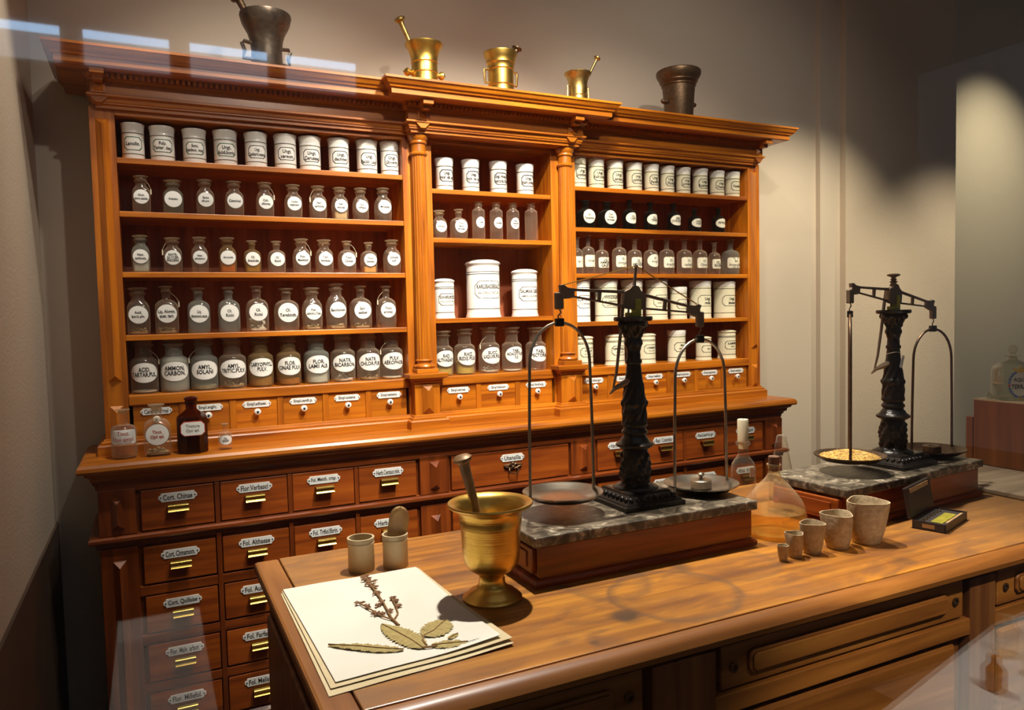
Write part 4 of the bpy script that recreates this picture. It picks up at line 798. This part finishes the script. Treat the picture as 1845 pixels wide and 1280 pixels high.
# ------------------------------------------------------------------ balance scales
def scale(x, y, rz, L, D, cx, label, bl, br, mats, tag=False, end_out=.0):
    OFF[:] = [0, 0, 0]
    t = thing('balance_scale', (x, y, CZ), label, 'balance scale', None, rz)
    hl, hd = L/2, D/2; bi = .012
    rect = lambda o: [(-hl+o, hd-o), (-hl+o, -hd+o), (hl-o, -hd+o), (hl-o, hd-o)]
    MB().box(-hl+.018, hl-.018, -hd+.014, hd-.014, .004, .101).build('base_box', 'mahog_x', t, smooth=False, bevel=.003)
    MB().sweep(rect(.018), [(0, 0), (.016, 0), (.017, .010), (.012, .017), (.004, .021), (-.002, .023)], closed=True).build('base_moulding', 'mahog_x', t, smooth=False)
    MB().box(-hl+.014, hl-.014, -hd+.011, -hd+.016, .026, .099).build('front_board', 'mahog_x', t, smooth=False, bevel=.001)
    d = MB().box(-hl+.006-end_out, -hl+.02, -hd+.03, hd-.03, .028, .094).build('end_drawer', 'mahog_y', t, smooth=False, bevel=.003)
    MB().box(-hl+.002-end_out, -hl+.007-end_out, -hd+.055, hd-.055, .040, .082).build('drawer_panel', 'mahog_y', d, smooth=False, bevel=.003)
    MB().box(-hl, hl, -hd, hd, .102, .128).build('marble_slab', 'marble', t, smooth=False, bevel=.003)
    z0 = .128
    # stepped square foot with egg moulding
    pl = MB().sweep([(cx-.10, .10), (cx-.10, -.10), (cx+.10, -.10), (cx+.10, .10)], [(0, z0), (0, z0+.012), (-.006, z0+.014), (-.008, z0+.017), (-.030, z0+.036), (-.032, z0+.041), (-.04, z0+.043), (-.0999, z0+.044)], closed=True)
    p = pl.build('column_foot', mats[1], t, smooth=False)
    e = MB()
    for k in range(8):
        u = -.072+k*.0206
        for s in (-1, 1):
            e.sphere((cx+u, s*.0795, z0+.026), .009, 8, (.9, 1, 1.05)); e.sphere((cx+s*.0795, u, z0+.026), .009, 8, (1, .9, 1.05))
    e.build('egg_moulding', mats[1], p)
    V = [(893, .066), (889, .066), (885, .056), (881, .043), (879, .040), (870, .042), (850, .043), (835, .041), (826, .040), (822, .038), (818, .036), (815, .043), (811, .053), (807, .054), (804, .047), (801, .041), (797, .039), (794, .034), (790, .032), (787, .037), (783, .037), (780, .032), (776, .031), (773, .037), (768, .037),
         (763, .034), (750, .035), (738, .033), (733, .037), (728, .038), (724, .033), (718, .031), (700, .028), (690, .026), (675, .023), (660, .021), (657, .020), (654, .024), (650, .024), (647, .020), (640, .020), (634, .019), (630, .021), (624, .023), (619, .027), (614, .026), (609, .023), (600, .028), (590, .034), (583, .040), (579, .037), (576, .036)]
    H = .533; zz = lambda v: z0+.038+(893-v)/(893-576)*(H-.038-.012)
    def md(a, z):
        v = 893-(z-z0-.038)/(H-.05)*(893-576)
        k = .07*math.sin(7*a+v*.17) + .05*math.sin(12*a-v*.31) if (826 <= v <= 880 or 585 <= v <= 608) else (.06*math.sin(9*a+v*.2) if 690 < v < 766 else 0)
        return 1+k
    pr = []
    for i in range(len(V)-1):
        (v0, r0), (v1, r1) = V[i], V[i+1]; n = max(1, int((v0-v1)/3))
        for q in range(n): pr.append((r0+(r1-r0)*q/n, zz(v0+(v1-v0)*q/n)))
    pr.append((V[-1][1], zz(V[-1][0])))
    MB().lathe(pr, 56, (cx, 0), mod=md).build('column', mats[0], t, ang=60)
    zt = z0+H
    MB().lathe([(.046, zt-.014), (.054, zt-.012), (.056, zt-.006), (.054, zt), (0, zt)], 40, (cx, 0)).build('top_plate', mats[1], t)
    c = MB()
    for s in (-1, 1): c.sphere((cx+s*.040, 0, zt-.022), .011); c.sphere((cx, s*.040, zt-.022), .011)
    c.build('capital_scroll', mats[0], t)
    # brass fulcrum block
    f = MB().box(cx+.002, cx+.022, -.012, .012, zt, zt+.050); f.box(cx-.020, cx+.004, -.012, .012, zt, zt+.012); f.build('fulcrum_block', 'gilt_yellow', t, smooth=False, bevel=.0015)
    MB().tube([(cx-.016, 0, zt+.010), (cx-.012, 0, zt+.035), (cx-.002, 0, zt+.022)], .003, 6).build('arrest_hook', mats[2], t)
    # beam, tilted about the pivot
    pz = zt+.042; tilt = .128
    def T(mb): return mb.rot(Matrix.Rotation(tilt, 3, 'Y'), (cx, 0, pz))
    bm = MB()
    for s in (-1, 1):
        bm.plate([(cx+s*q[0], pz+q[1]) for q in ((.030, .020), (.205, .006), (.205, .013), (.030, .029))][::s], -.004, .004)
        bm.plate([(cx+s*q[0], pz+q[1]) for q in ((.028, -.018), (.205, -.010), (.205, -.005), (.028, -.012))][::s], -.004, .004)
        bm.plate([(cx+s*q[0], pz+q[1]) for q in ((.108, -.014), (.118, -.014), (.118, .017), (.108, .017))][::s], -.004, .004)
        bm.plate([(cx+s*q[0], pz+q[1]) for q in ((.196, -.011), (.214, -.016), (.236, -.020), (.246, -.012), (.240, .004), (.244, .018), (.232, .020), (.218, .014), (.196, .014))][::s], -.006, .006)
    bm.plate([(cx-.036, pz-.018), (cx-.014, pz-.022), (cx+.014, pz-.022), (cx+.036, pz-.018), (cx+.036, pz+.026), (cx+.020, pz+.034), (cx+.010, pz+.046), (cx-.010, pz+.046), (cx-.020, pz+.034), (cx-.036, pz+.026)], -.009, .009)
    T(bm).build('beam', mats[2], t, smooth=False, bevel=.001)
    if tag:
        MB().lathe([(.010, .040), (.012, .046), (.008, .052), (.014, .056), (.007, .060), (.011, .064), (.006, .068), (.010, .073), (.020, .076), (.021, .081), (.012, .084), (0, .085)], 18).xf(lambda a, b, q: (a+cx, b, q+pz-.002)).build('finial', mats[2], t)
    else:
        T(MB().lathe([(.006, .044), (.0045, .060), (.004, .098), (.006, .100), (.005, .106), (0, .107)], 12).xf(lambda a, b, q: (a+cx, b, q+pz))).build('finial', mats[2], t)
        for s in (-1, 1): T(MB().tube([(cx, 0, pz+.103), (cx+s*.235, 0, pz+.018)], .0018, 6)).build('tie_rod', 'brass_bright', t)
    # arrest lever
    MB().tube([(cx-.022, -.006, pz+.034), (cx-.030, -.008, pz-.02), (cx-.038, -.010, pz-.10), (cx-.050, -.010, pz-.20), (cx-.060, -.010, pz-.245)], [.006, .0055, .005, .0045, .003], 7).rot(Matrix.Rotation(-.87 if tag else -.5, 3, 'Z'), (cx, 0, 0)).build('arrest_lever', mats[2], t)
    MB().tube([(cx-.012, -.01, pz-.225), (cx-.036, -.01, pz-.236), (cx-.056, -.01, pz-.246), (cx-.070, -.01, pz-.262)], [.012, .009, .006, .002], 8).rot(Matrix.Rotation(-.87 if tag else -.5, 3, 'Z'), (cx, 0, 0)).build('lever_beak', mats[2], t)
    # bows and pans
    for s, ang in ((-1, bl), (1, br)):
        px = cx+s*.241; ez = pz-s*.241*math.sin(tilt)
        MB().box(px-.012, px+.012, -.008, .008, ez-.048, ez-.002).build('shackle', mats[2], t, smooth=False, bevel=.003)
        MB().tube([(px, 0, ez-.046), (px+.006, 0, ez-.056), (px-.004, 0, ez-.066), (px, 0, ez-.078)], .0022, 6).build('hook', mats[2], t)
        zb = ez-.084; zp = zb-.475; R = Matrix.Rotation(ang, 3, 'Z'); c0 = (px, 0, 0)
        b = MB().tube([(px-.100, 0, zp+.006), (px-.098, 0, zp+.2), (px-.094, 0, zb-.115)]+[(px-.094*math.cos(PI*k/16), 0, zb-.11+.11*math.sin(PI*k/16)) for k in range(17)]+[(px+.094, 0, zb-.115), (px+.098, 0, zp+.2), (px+.100, 0, zp+.006)], .0044, 8).rot(R, c0).build('bow', mats[3], t)
        MB().box(px-.011, px+.011, -.009, .009, zb-.010, zb+.012).rot(R, c0).build('bow_block', mats[1], b, smooth=False, bevel=.002)
        q = max(zp, .142) if s > 0 else zp
        MB().lathe([(0, q-.012), (.055, q-.011), (.088, q-.004), (.106, q+.008), (.111, q+.010), (.111, q+.014), (.104, q+.012), (.085, q+.001), (.05, q-.006), (0, q-.007)], 48, (px, 0)).build('pan', mats[4], t)
        PANS.append((t, px, q))
    if tag:
        g = MB().tube([(cx+.022*math.cos(a*PI/6), .022*math.sin(a*PI/6), z0+.385+.004*math.sin(a)) for a in range(12)], .0012, 5, True); g.build('tag_string', 'string', t)
        MB().box(cx-.004, cx+.010, -.0315, -.0305, z0+.335, z0+.378).rot(Matrix.Rotation(.35, 3, 'Y'), (cx, -.03, z0+.36)).build('paper_tag', 'label_white', t, smooth=False)
    return t
PANS = []
scale(-.470, -1.8125, 0, .72, .345, .060, 'black column balance with brass bows standing in the middle of the counter', 0, 0, ('cast_black', 'cast_plain', 'beam_metal', 'steel', 'pan_metal'))
scale(.567, -1.848, .093, .765, .30, .085, 'black column balance with seeds in one pan near counter end', .62, -.18, ('cast_black', 'cast_plain', 'beam_metal', 'bronze_dark', 'bronze_dark'), True, .012)
def inpan(i, dx, dy):
    t, px, q = PANS[i]; R = Matrix.Rotation(t.rotation_euler.z, 3, 'Z'); v = R @ Vector((px+dx, dy, 0))
    return t.location.x/G+v.x, t.location.y/G+v.y, CZ+q-.006
x, y, z = inpan(1, .004, .006)
t = thing('balance_weight', (x, y, z), 'steel weight with small knob lying in right pan of middle balance', 'weight')
MB().lathe([(.030, 0), (.032, .003), (.032, .024), (.029, .026), (0, .027)], 32).build('body', 'steel', t)
MB().lathe([(.009, .026), (.005, .030), (.005, .034), (.010, .038), (.011, .043), (.007, .047), (0, .048)], 18).build('knob', 'steel', t)
x, y, z = inpan(3, .0, .0)
t = thing('balance_weight', (x, y, z), 'dark iron disc weight in right pan of the balance near counter end', 'weight')
MB().lathe([(.028, 0), (.030, .002), (.030, .026), (.027, .028), (.012, .028), (.010, .024), (0, .024)], 32).build('body', 'bronze_dark', t)
x, y, z = inpan(2, 0, 0)
mb = MB().lathe([(.088, .010), (.080, .016), (.05, .024), (.02, .030), (0, .031)], 32)
rnd = random.Random(3)
for i in range(1500):
    a = rnd.random()*2*PI; q = .094*rnd.random()**.5; h = .031-.021*(q/.09)**1.5; c = Vector((q*math.cos(a), q*math.sin(a), h+rnd.random()*.003)); d = Vector((rnd.uniform(-1, 1), rnd.uniform(-1, 1), rnd.uniform(-.4, .4))).normalized()*.0050
    e = d.cross(Vector((0, 0, 1))).normalized()*.0021; u = Vector((0, 0, .0019))
    mb.add([c-d, c+d, c+e, c-e, c+u, c-u], [(0, 3, 4), (3, 1, 4), (1, 2, 4), (2, 0, 4), (3, 0, 5), (1, 3, 5), (2, 1, 5), (0, 2, 5)])
OFF[:] = [0, 0, 0]
o = mb.build('seed_heap', 'seed', None, smooth=False, kind='stuff'); o.location = W(x, y, z); o['label'] = 'heap of golden yellow seeds in left pan of far balance'; o['category'] = 'seeds'

# ------------------------------------------------------------------ things on the counter
t = thing('brass_mortar', (-.943, -1.978, CZ), 'large footed brass mortar with pestle beside the paper sheets on counter', 'mortar')
MB().lathe([(.070, 0), (.071, .005), (.066, .010), (.058, .014), (.056, .018), (.040, .026), (.032, .036), (.030, .055), (.034, .062), (.045, .068), (.058, .078), (.066, .094), (.069, .115), (.0695, .118), (.070, .15), (.0705, .153), (.072, .175), (.0745, .188), (.0735, .191), (.076, .208), (.080, .216), (.098, .224), (.102, .229), (.100, .233), (.088, .230), (.078, .221), (.070, .19), (.062, .11), (.045, .085), (0, .08)], 64).build('bowl', 'brass_turned', t, ang=40)
pestle(t, (-.02, -.005, .15), (-.070, .0, .352), .0125, 'pestle_wood', 1.45)
t = thing('horn_cup', (-1.167, -1.623, CZ), 'pale empty horn cup, left one of two at back counter edge', 'cup', 'horn cups')
MB().lathe([(.034, 0), (.035, .004), (.0345, .072), (.0365, .075), (.035, .078), (.0365, .084), (.036, .089), (.031, .089), (.030, .01), (0, .01)], 36).build('body', 'horn', t)
t = thing('horn_cup', (-1.077, -1.638, CZ), 'pale horn cup holding an upright scoop, next to brass mortar', 'cup', 'horn cups')
MB().lathe([(.033, 0), (.034, .004), (.0335, .072), (.0355, .075), (.034, .078), (.0355, .084), (.035, .089), (.030, .089), (.029, .01), (0, .01)], 36).build('body', 'horn', t)
mb = MB(); vs = []; n = 26
for i in range(n+1):
    u = (i/n)**.6; wd = .027*((max(.002, 1-(max(0, u-.75)/.25)**2))**.5)*(.72+.28*min(1, u*2)); zc = .135*u
    for k in range(9): a = (k-4)/4; vs.append((a*wd, .006*(a*a)-.002, zc))
for off in (0, .0022):
    mb.add([(a, b+off, c) for a, b, c in vs], [(i*9+k, i*9+k+1, (i+1)*9+k+1, (i+1)*9+k) for i in range(n) for k in range(8)])
mb.rot(Matrix.Rotation(.16, 3, 'Y')).rot(Matrix.Rotation(-.3, 3, 'Z'))
o = mb.build('horn_scoop', 'horn_dark', None); o.location = W(-1.080, -1.636, CZ+.028); o['label'] = 'amber horn scoop standing in the right horn cup'; o['category'] = 'scoop'
def crucible(x, y, w, h, label, rz):
    t = thing('clay_crucible', (x, y, CZ), label, 'crucible', 'clay crucibles in order of size', rz); r = w/2
    md = lambda a, z: 1+(.13*math.cos(3*a))*min(1, (z/h))**2
    MB().lathe([(r*.60, 0), (r*.66, h*.03), (r*.82, h*.3), (r*.92, h*.62), (r*.965, h*.88), (r*.96, h), (r*.90, h*1.0), (r*.84, h*.9), (r*.66, h*.3), (r*.5, h*.12), (0, h*.1)], 42, mod=md).build('body', 'clay', t, ang=50)
for a in ((-.154, -2.122, .030, .043, 'tiniest clay crucible at the left end of the row', .6), (-.102, -2.113, .050, .066, 'second smallest clay crucible in the row', .2), (-.036, -2.112, .068, .085, 'medium clay crucible in the middle of the row', .9), (.060, -2.114, .088, .098, 'second largest clay crucible, left of the biggest', .35), (.170, -2.120, .114, .121, 'largest clay crucible at the right end of row', 1.0)): crucible(*a)
t = thing('balloon_flask', (.012, -1.925, CZ), 'bulbous corked glass flask half full of amber liquid between the balances', 'flask')
fl_ = [(.05, .001), (.068, .005), (.082, .018), (.090, .038), (.093, .060), (.090, .080), (.080, .104), (.064, .126), (.045, .147), (.028, .164), (.018, .179), (.016, .190), (.017, .203), (.021, .206), (.021, .210), (.016, .210)]
MB().lathe([(0, .012), (.03, .008)]+fl_, 48).build('glass_body', 'glass_flask', t, ang=60)
MB().lathe([(0, .014), (.05, .004), (.066, .008), (.079, .021), (.087, .040), (.089, .060), (.0885, .072), (0, .072)], 48).build('liquid', 'liquid_amber', t)
MB().lathe([(.013, .19), (.0155, .21), (.0165, .232), (.015, .234), (0, .234)], 20).build('cork', 'cork', t)
t = thing('candle_bottle', (.205, -1.59, CZ), 'clear round bottle used as candle holder behind the flask', 'bottle')
MB().lathe([(.038, 0), (.042, .008), (.042, .115), (.038, .135), (.028, .150), (.019, .162), (.017, .170), (.018, .196), (.024, .202), (.026, .207), (.024, .211), (.016, .211)], 36).build('glass_body', 'glass_hero', t, ang=50)
MB().plate(octo(0, .11, .022, .034, .001), -.0435, -.0428).build('paper_label', 'paper', t, smooth=False)
t = thing('candle', (.205, -1.59, CZ+.186), 'pale unlit candle stuck in the neck of the clear bottle', 'candle')
MB().lathe([(.0155, 0), (.0160, .025), (.0185, .027), (.0190, .100), (.0175, .104), (.010, .101), (0, .100)], 24).build('wax', 'wax', t)
MB().tube([(0, 0, .099), (.001, 0, .106)], .001, 5).build('wick', 'ink', t)
t = thing('tall_cone_bottle', (.330, -1.645, CZ), 'slim conical clear bottle with ringed neck left of far balance', 'bottle')
MB().lathe([(.040, 0), (.043, .006), (.041, .06), (.034, .12), (.026, .165), (.022, .185), (.0235, .188), (.0215, .192), (.023, .196), (.020, .200), (.0215, .204), (.018, .208), (.018, .222), (.013, .230), (.011, .230)], 36).build('glass_body', 'glass_hero', t, ang=60)
# opened weight case
t = thing('weight_case', (.429, -2.183, CZ), 'open black case with yellow card and tiny weights on the counter', 'case', None, .31)
mb = MB().box(0, .205, .0, .092, 0, .004); mb.box(0, .205, 0, .004, 0, .026); mb.box(0, .205, .088, .092, 0, .026); mb.box(0, .004, 0, .092, 0, .026); mb.box(.201, .205, 0, .092, 0, .026)
mb.build('tray', 'black_box', t, smooth=False)
MB().box(.004, .201, .004, .088, .004, .021).build('lining', 'case_lining', t, smooth=False)
MB().box(.03, .165, .018, .050, .021, .0225).build('yellow_card', 'gilt_yellow', t, smooth=False)
MB().box(.04, .19, .006, .013, .021, .024).build('tweezers', 'horn_dark', t, smooth=False)
MB().box(-.001, .0, .03, .064, .008, .020).build('clasp', 'steel', t, smooth=False)
for k in range(7): MB().lathe([(.0065-.0004*k, .021), (.0065-.0004*k, .026), (.002, .027), (.0028, .030), (0, .031)], 12, (.022+k*.025, .068)).build('tiny_weight', 'steel', t)
lid = MB().box(0, .205, -.013, 0, 0, .092); lid.rot(Matrix.Rotation(-.17, 3, 'X')); lid.xf(lambda a, b, c: (a, b+.106, c+.027))
l = lid.build('lid', 'black_box', t, smooth=False, bevel=.002)
pd = MB().box(.02, .18, -.0145, -.013, .073, .086); pd.rot(Matrix.Rotation(-.17, 3, 'X')); pd.xf(lambda a, b, c: (a, b+.106, c+.027)); pd.build('lid_strip', 'horn_dark', l, smooth=False)

# ------------------------------------------------------------------ herbarium sheets
def sheet(name, C, z, mat, label, lift=0):
    n = 14; vs = []
    for i in range(n+1):
        for j in range(n+1):
            u, v = i/n, j/n
            p = [(C[0][k]*(1-u)+C[1][k]*u)*(1-v)+(C[3][k]*(1-u)+C[2][k]*u)*v for k in (0, 1)]
            vs.append((p[0], p[1], z+lift*max(0, (u+v-1.35)/.65)**2+.0012*math.sin(5*u+3*v)**2))
    m1_ = (n+1)**2; q = [(i*(n+1)+j, i*(n+1)+j+1, (i+1)*(n+1)+j+1, (i+1)*(n+1)+j) for i in range(n) for j in range(n)]
    vs2 = [(a, b, c-.0008) for a, b, c in vs]
    OFF[:] = [C[0][0], C[0][1], CZ]
    o = MB().add(vs, q).add(vs2, [f[::-1] for f in q]).build(name, mat, None, smooth=False); o.location = W(C[0][0], C[0][1], CZ); o['label'] = label; o['category'] = 'paper'
    return o
sheet('paper_sheet', [(-1.389, -1.700), (-1.030, -1.706), (-1.012, -2.236), (-1.392, -2.262)], CZ+.0015, 'paper_old', 'lowest yellowed sheet with edge showing under the herbarium sheet', .004)
sheet('paper_sheet', [(-1.385, -1.694), (-1.034, -1.700), (-1.010, -2.226), (-1.384, -2.240)], CZ+.0045, 'paper_old', 'middle yellowed sheet directly under the herbarium sheet', .008)
sheet('herbarium_sheet', [(-1.382, -1.690), (-1.040, -1.698), (-1.030, -2.212), (-1.372, -2.226)], CZ+.0075, 'paper', 'white herbarium sheet on top of the stack carrying a pressed plant', .010)
HZ = CZ+.0105
OFF[:] = [-1.2, -2.0, HZ]
t = thing('pressed_plant', (-1.2, -2.0, HZ), 'dried pressed plant with flower spike and serrated leaves on the sheet', 'plant')
def leaf(pts, wd, teeth, name='leaf', z=HZ):
    P_ = [Vector(p) for p in pts]; n = teeth*2; L = []; Rr = []; M_ = []
    def at(u):
        f = u*(len(P_)-1); i = min(int(f), len(P_)-2); return P_[i].lerp(P_[i+1], f-i), (P_[i+1]-P_[i]).normalized()
    for i in range(n+1):
        u = i/n; c, d = at(u); w_ = wd*math.sin(PI*min(.985, max(.02, u**.85)))**.6*(1.0 if i % 2 else .80); nn = Vector((-d.y, d.x))
        M_.append((c.x, c.y, z+.0022)); a = c+nn*w_; b = c-nn*w_; L.append((a.x, a.y, z+.0008+.001*math.sin(i))); Rr.append((b.x, b.y, z+.0008+.001*math.cos(i)))
    vs = M_+L+Rr; k = n+1
    fs = [(i, i+1, k+i+1, k+i) for i in range(n)]+[(i, 2*k+i, 2*k+i+1, i+1) for i in range(n)]
    lf = MB().add(vs, fs).build(name, 'leaf_dry', t, smooth=False)
    MB().tube([(p[0], p[1], z+.003) for p in M_[::2]], .0009, 5).build('midrib', 'stem_dry', lf)
leaf([(-1.223, -2.167), (-1.262, -2.140), (-1.300, -2.108), (-1.352, -2.071)], .0175, 22)
leaf([(-1.187, -2.178), (-1.196, -2.13), (-1.212, -2.075), (-1.227, -2.026)], .031, 16)
leaf([(-1.166, -2.125), (-1.140, -2.112), (-1.112, -2.085), (-1.095, -2.072)], .036, 12)
leaf([(-1.168, -2.176), (-1.145, -2.182), (-1.118, -2.190), (-1.096, -2.196)], .019, 10)
leaf([(-1.125, -2.165), (-1.113, -2.155), (-1.100, -2.150)], .010, 5)
MB().tube([(-1.187, -2.178, HZ+.002), (-1.172, -2.182, HZ+.002), (-1.158, -2.184, HZ+.002)], .0022, 6).build('leaf_stalk', 'stem_dry', t)
MB().tube([(-1.166, -2.125, HZ+.002), (-1.176, -2.145, HZ+.002), (-1.176, -2.172, HZ+.002)], .0020, 6).build('leaf_stalk', 'stem_dry', t)
MB().tube([(-1.196, -2.050, HZ+.002), (-1.199, -2.00, HZ+.002), (-1.189, -1.902, HZ+.002), (-1.185, -1.782, HZ+.002), (-1.183, -1.715, HZ+.002)], .0024, 6).build('main_stem', 'stem_dry', t)
MB().tube([(-1.199, -2.015, HZ+.002), (-1.215, -1.985, HZ+.002), (-1.224, -1.945, HZ+.002), (-1.238, -1.890, HZ+.002)], .0017, 6).build('side_stem', 'stem_dry', t)
MB().tube([(-1.197, -2.015, HZ+.002), (-1.178, -1.985, HZ+.002), (-1.170, -1.940, HZ+.002), (-1.165, -1.895, HZ+.002)], .0017, 6).build('side_stem', 'stem_dry', t)
rnd = random.Random(5)
for x, y, q in [(-1.183, -1.712, .014), (-1.186, -1.735, .018), (-1.180, -1.758, .020), (-1.187, -1.780, .018), (-1.183, -1.803, .015), (-1.188, -1.842, .012), (-1.190, -1.905, .012), (-1.205, -1.918, .010), (-1.193, -1.965, .012), (-1.238, -1.885, .014), (-1.228, -1.912, .012), (-1.222, -1.962, .013), (-1.212, -1.972, .009), (-1.163, -1.888, .013), (-1.160, -1.915, .011), (-1.166, -1.948, .013)]:
    mb = MB()
    for k in range(7):
        a = rnd.random()*2*PI; l_ = q*rnd.uniform(.6, 1.1); mb.tube([(x, y, HZ+.002), (x+l_*.6*math.cos(a), y+l_*.6*math.sin(a), HZ+.004), (x+l_*math.cos(a+.3), y+l_*math.sin(a+.3), HZ+.002)], [.0012, .0026, .0008], 5)
    mb.sphere((x, y, HZ+.002), .0035, 8); mb.build('flower_cluster', 'flower_dry', t)
OFF[:] = [0, 0, 0]
OFF[:] = [-1.2, -2.0, HZ]
MB().tube([(-1.100+.0022*k, -2.200+.004*math.sin(k*2.1)*(1-.02*k)+.0002*k, HZ+.0035) for k in range(22)], .0005, 4).build('signature', 'ink_grey', t)
OFF[:] = [0, 0, 0]

# ------------------------------------------------------------------ right hand side: side board, veneered box, flasks
OFF[:] = [1.0, -2.3, CZ]
o = MB().box(1.0, 2.5, -2.3, -1.57, CZ+.001, CZ+.019).build('side_board', 'grey_board', None, smooth=False, bevel=.003); o.location = W(1.0, -2.3, CZ); o['label'] = 'pale weathered flat board lying at the right end of counter'; o['category'] = 'board'
OFF[:] = [0, 0, 0]
t = thing('veneered_box', (1.38, -1.66, CZ+.020), 'dark veneered wooden box carrying glass flasks at the right edge', 'box')
MB().box(0, .42, -.62, 0, 0, .262).build('body', 'box_veneer', t, smooth=False, bevel=.002)
MB().box(0, .42, -.62, 0, .262, .268).build('top_sheet', 'horn', t, smooth=False)
OFF[:] = [0, 0, 0]
o = MB().box(0, .30, .0, .03, 0, .19).build('wooden_plank', 'box_veneer', None, smooth=False, bevel=.002); o.location = W(1.385, -1.655, CZ+.020); o['label'] = 'dark upright plank end behind the veneered box'; o['category'] = 'plank'
BZ = CZ+.020+.269
t = thing('case_bottle', (1.462, -1.765, BZ), 'square bottle with crowned wreath lettered AQUA TERRAS. on veneered box', 'bottle', None, -.62)
h_ = .20; r = .062
MB().loft([(0, r*.92, r*.92, 6), (.006, r, r, 7), (.118, r, r, 7), (.132, r*.93, r*.93, 5), (.145, r*.72, r*.72, 3), (.155, r*.35, r*.35, 2), (.160, r*.24, r*.24, 2), (.172, r*.24, r*.24, 2), (.174, r*.48, r*.48, 2), (.177, r*.48, r*.48, 2), (.178, r*.25, r*.25, 2)], 32).build('glass_body', 'glass_green', t, ang=50)
MB().lathe([(.010, .165), (.011, .18), (.008, .184), (.006, .187)], 16).sphere((0, 0, .201), .018, 18, (1, .5, 1)).build('stopper', 'glass_hero', t)
lb = discshape(0, .066, .040, .050, None, -r-.001).build('label', 'label_cream', t)
for k in range(26):
    a = 2*PI*(k+.5)/26
    if abs(a-PI/2) < .35: continue
    MB().sphere((.041*math.cos(a), -r-.002, .066+.052*math.sin(a)), .0055, 6, (1, .3, 1)).build('wreath_leaf', 'wreath_red' if k % 9 == 4 else 'wreath_blue', lb)
MB().plate([(-.022, .112), (.022, .112), (.028, .134), (.014, .124), (.0, .138), (-.014, .124), (-.028, .134)], -r-.003, -r-.001).build('crown', 'wreath_yellow', lb, smooth=False)
MB().plate([(-.006, .004), (.006, .004), (.012, .016), (0, .022), (-.012, .016)], -r-.003, -r-.001).build('bow_ornament', 'wreath_yellow', lb, smooth=False)
letter(('AQUA', 1), .050, .018, 0, .082, None, -r-.0025, 'ink', lb); letter(('TERRAS.', 1), .066, .018, 0, .056, None, -r-.0025, 'ink', lb)
t = thing('case_bottle', (1.500, -1.895, BZ), 'clear square bottle cut by the right picture edge on veneered box', 'bottle', None, -.5)
MB().loft([(0, r*.8, r*.8, 6), (.006, r*.9, r*.9, 7), (.10, r*.9, r*.9, 7), (.114, r*.85, r*.85, 5), (.128, r*.6, r*.6, 3), (.136, r*.3, r*.3, 2), (.15, r*.3, r*.3, 2), (.152, r*.5, r*.5, 2), (.156, r*.5, r*.5, 2)], 32).build('glass_body', 'glass_green', t, ang=50)
t = thing('glass_shard_stopper', (1.40, -1.71, BZ), 'small clear glass stopper lying left of the crowned bottle', 'stopper')
MB().lathe([(.006, 0), (.012, .006), (.010, .018), (.004, .026), (0, .027)], 12).build('body', 'glass_green', t)

# ------------------------------------------------------------------ visitor side case mirrored in the pane
OFF[:] = [0, 0, 0]
t = thing('display_case', (0, -3.1, FZ), 'low white topped display case standing on the visitors side of the pane', 'display case')
OFF[:] = [0, -3.1, FZ]
MB().add([(-.55, -2.93, .80), (2.3, -2.93, .80), (2.3, -3.38, .80), (.2, -3.24, .80), (-.40, -3.095, .80)], [(0, 4, 3, 2, 1)]).build('case_floor', 'case_white', t, smooth=False)
MB().box(-.3, 2.2, -3.2, -2.95, FZ, .78).build('case_body', 'dado', t, smooth=False)
MB().box(-1.76, -1.56, -4.35, -3.70, .79, .80).build('case_sheet', 'case_white', t, smooth=False)
MB().box(-1.74, -1.58, -4.3, -3.75, FZ, .79).build('case_leg', 'dado', t, smooth=False)
OFF[:] = [0, 0, 0]
for k, (x, y, r, h, m_) in enumerate([(.06, -3.13, .028, .09, 'glass_hero'), (-.12, -3.05, .020, .07, 'amber'), (.0, -3.04, .016, .06, 'glass_hero'), (.10, -3.05, .022, .03, 'amber'), (.16, -3.08, .026, .04, 'wreath_yellow'), (.13, -3.0, .022, .03, 'wreath_red')]):
    o = MB().lathe([(r*.8, 0), (r, h*.1), (r, h*.6), (r*.5, h*.8), (r*.5, h), (0, h)], 18).build('specimen', m_, None); o.location = W(x, y, .801); o['category'] = 'specimen'
    o['label'] = ['tall clear specimen vial', 'slim amber specimen vial', 'small clear specimen vial', 'flat amber resin specimen', 'yellow resin specimen', 'red resin specimen'][k]+' in the visitors case mirrored in the pane'
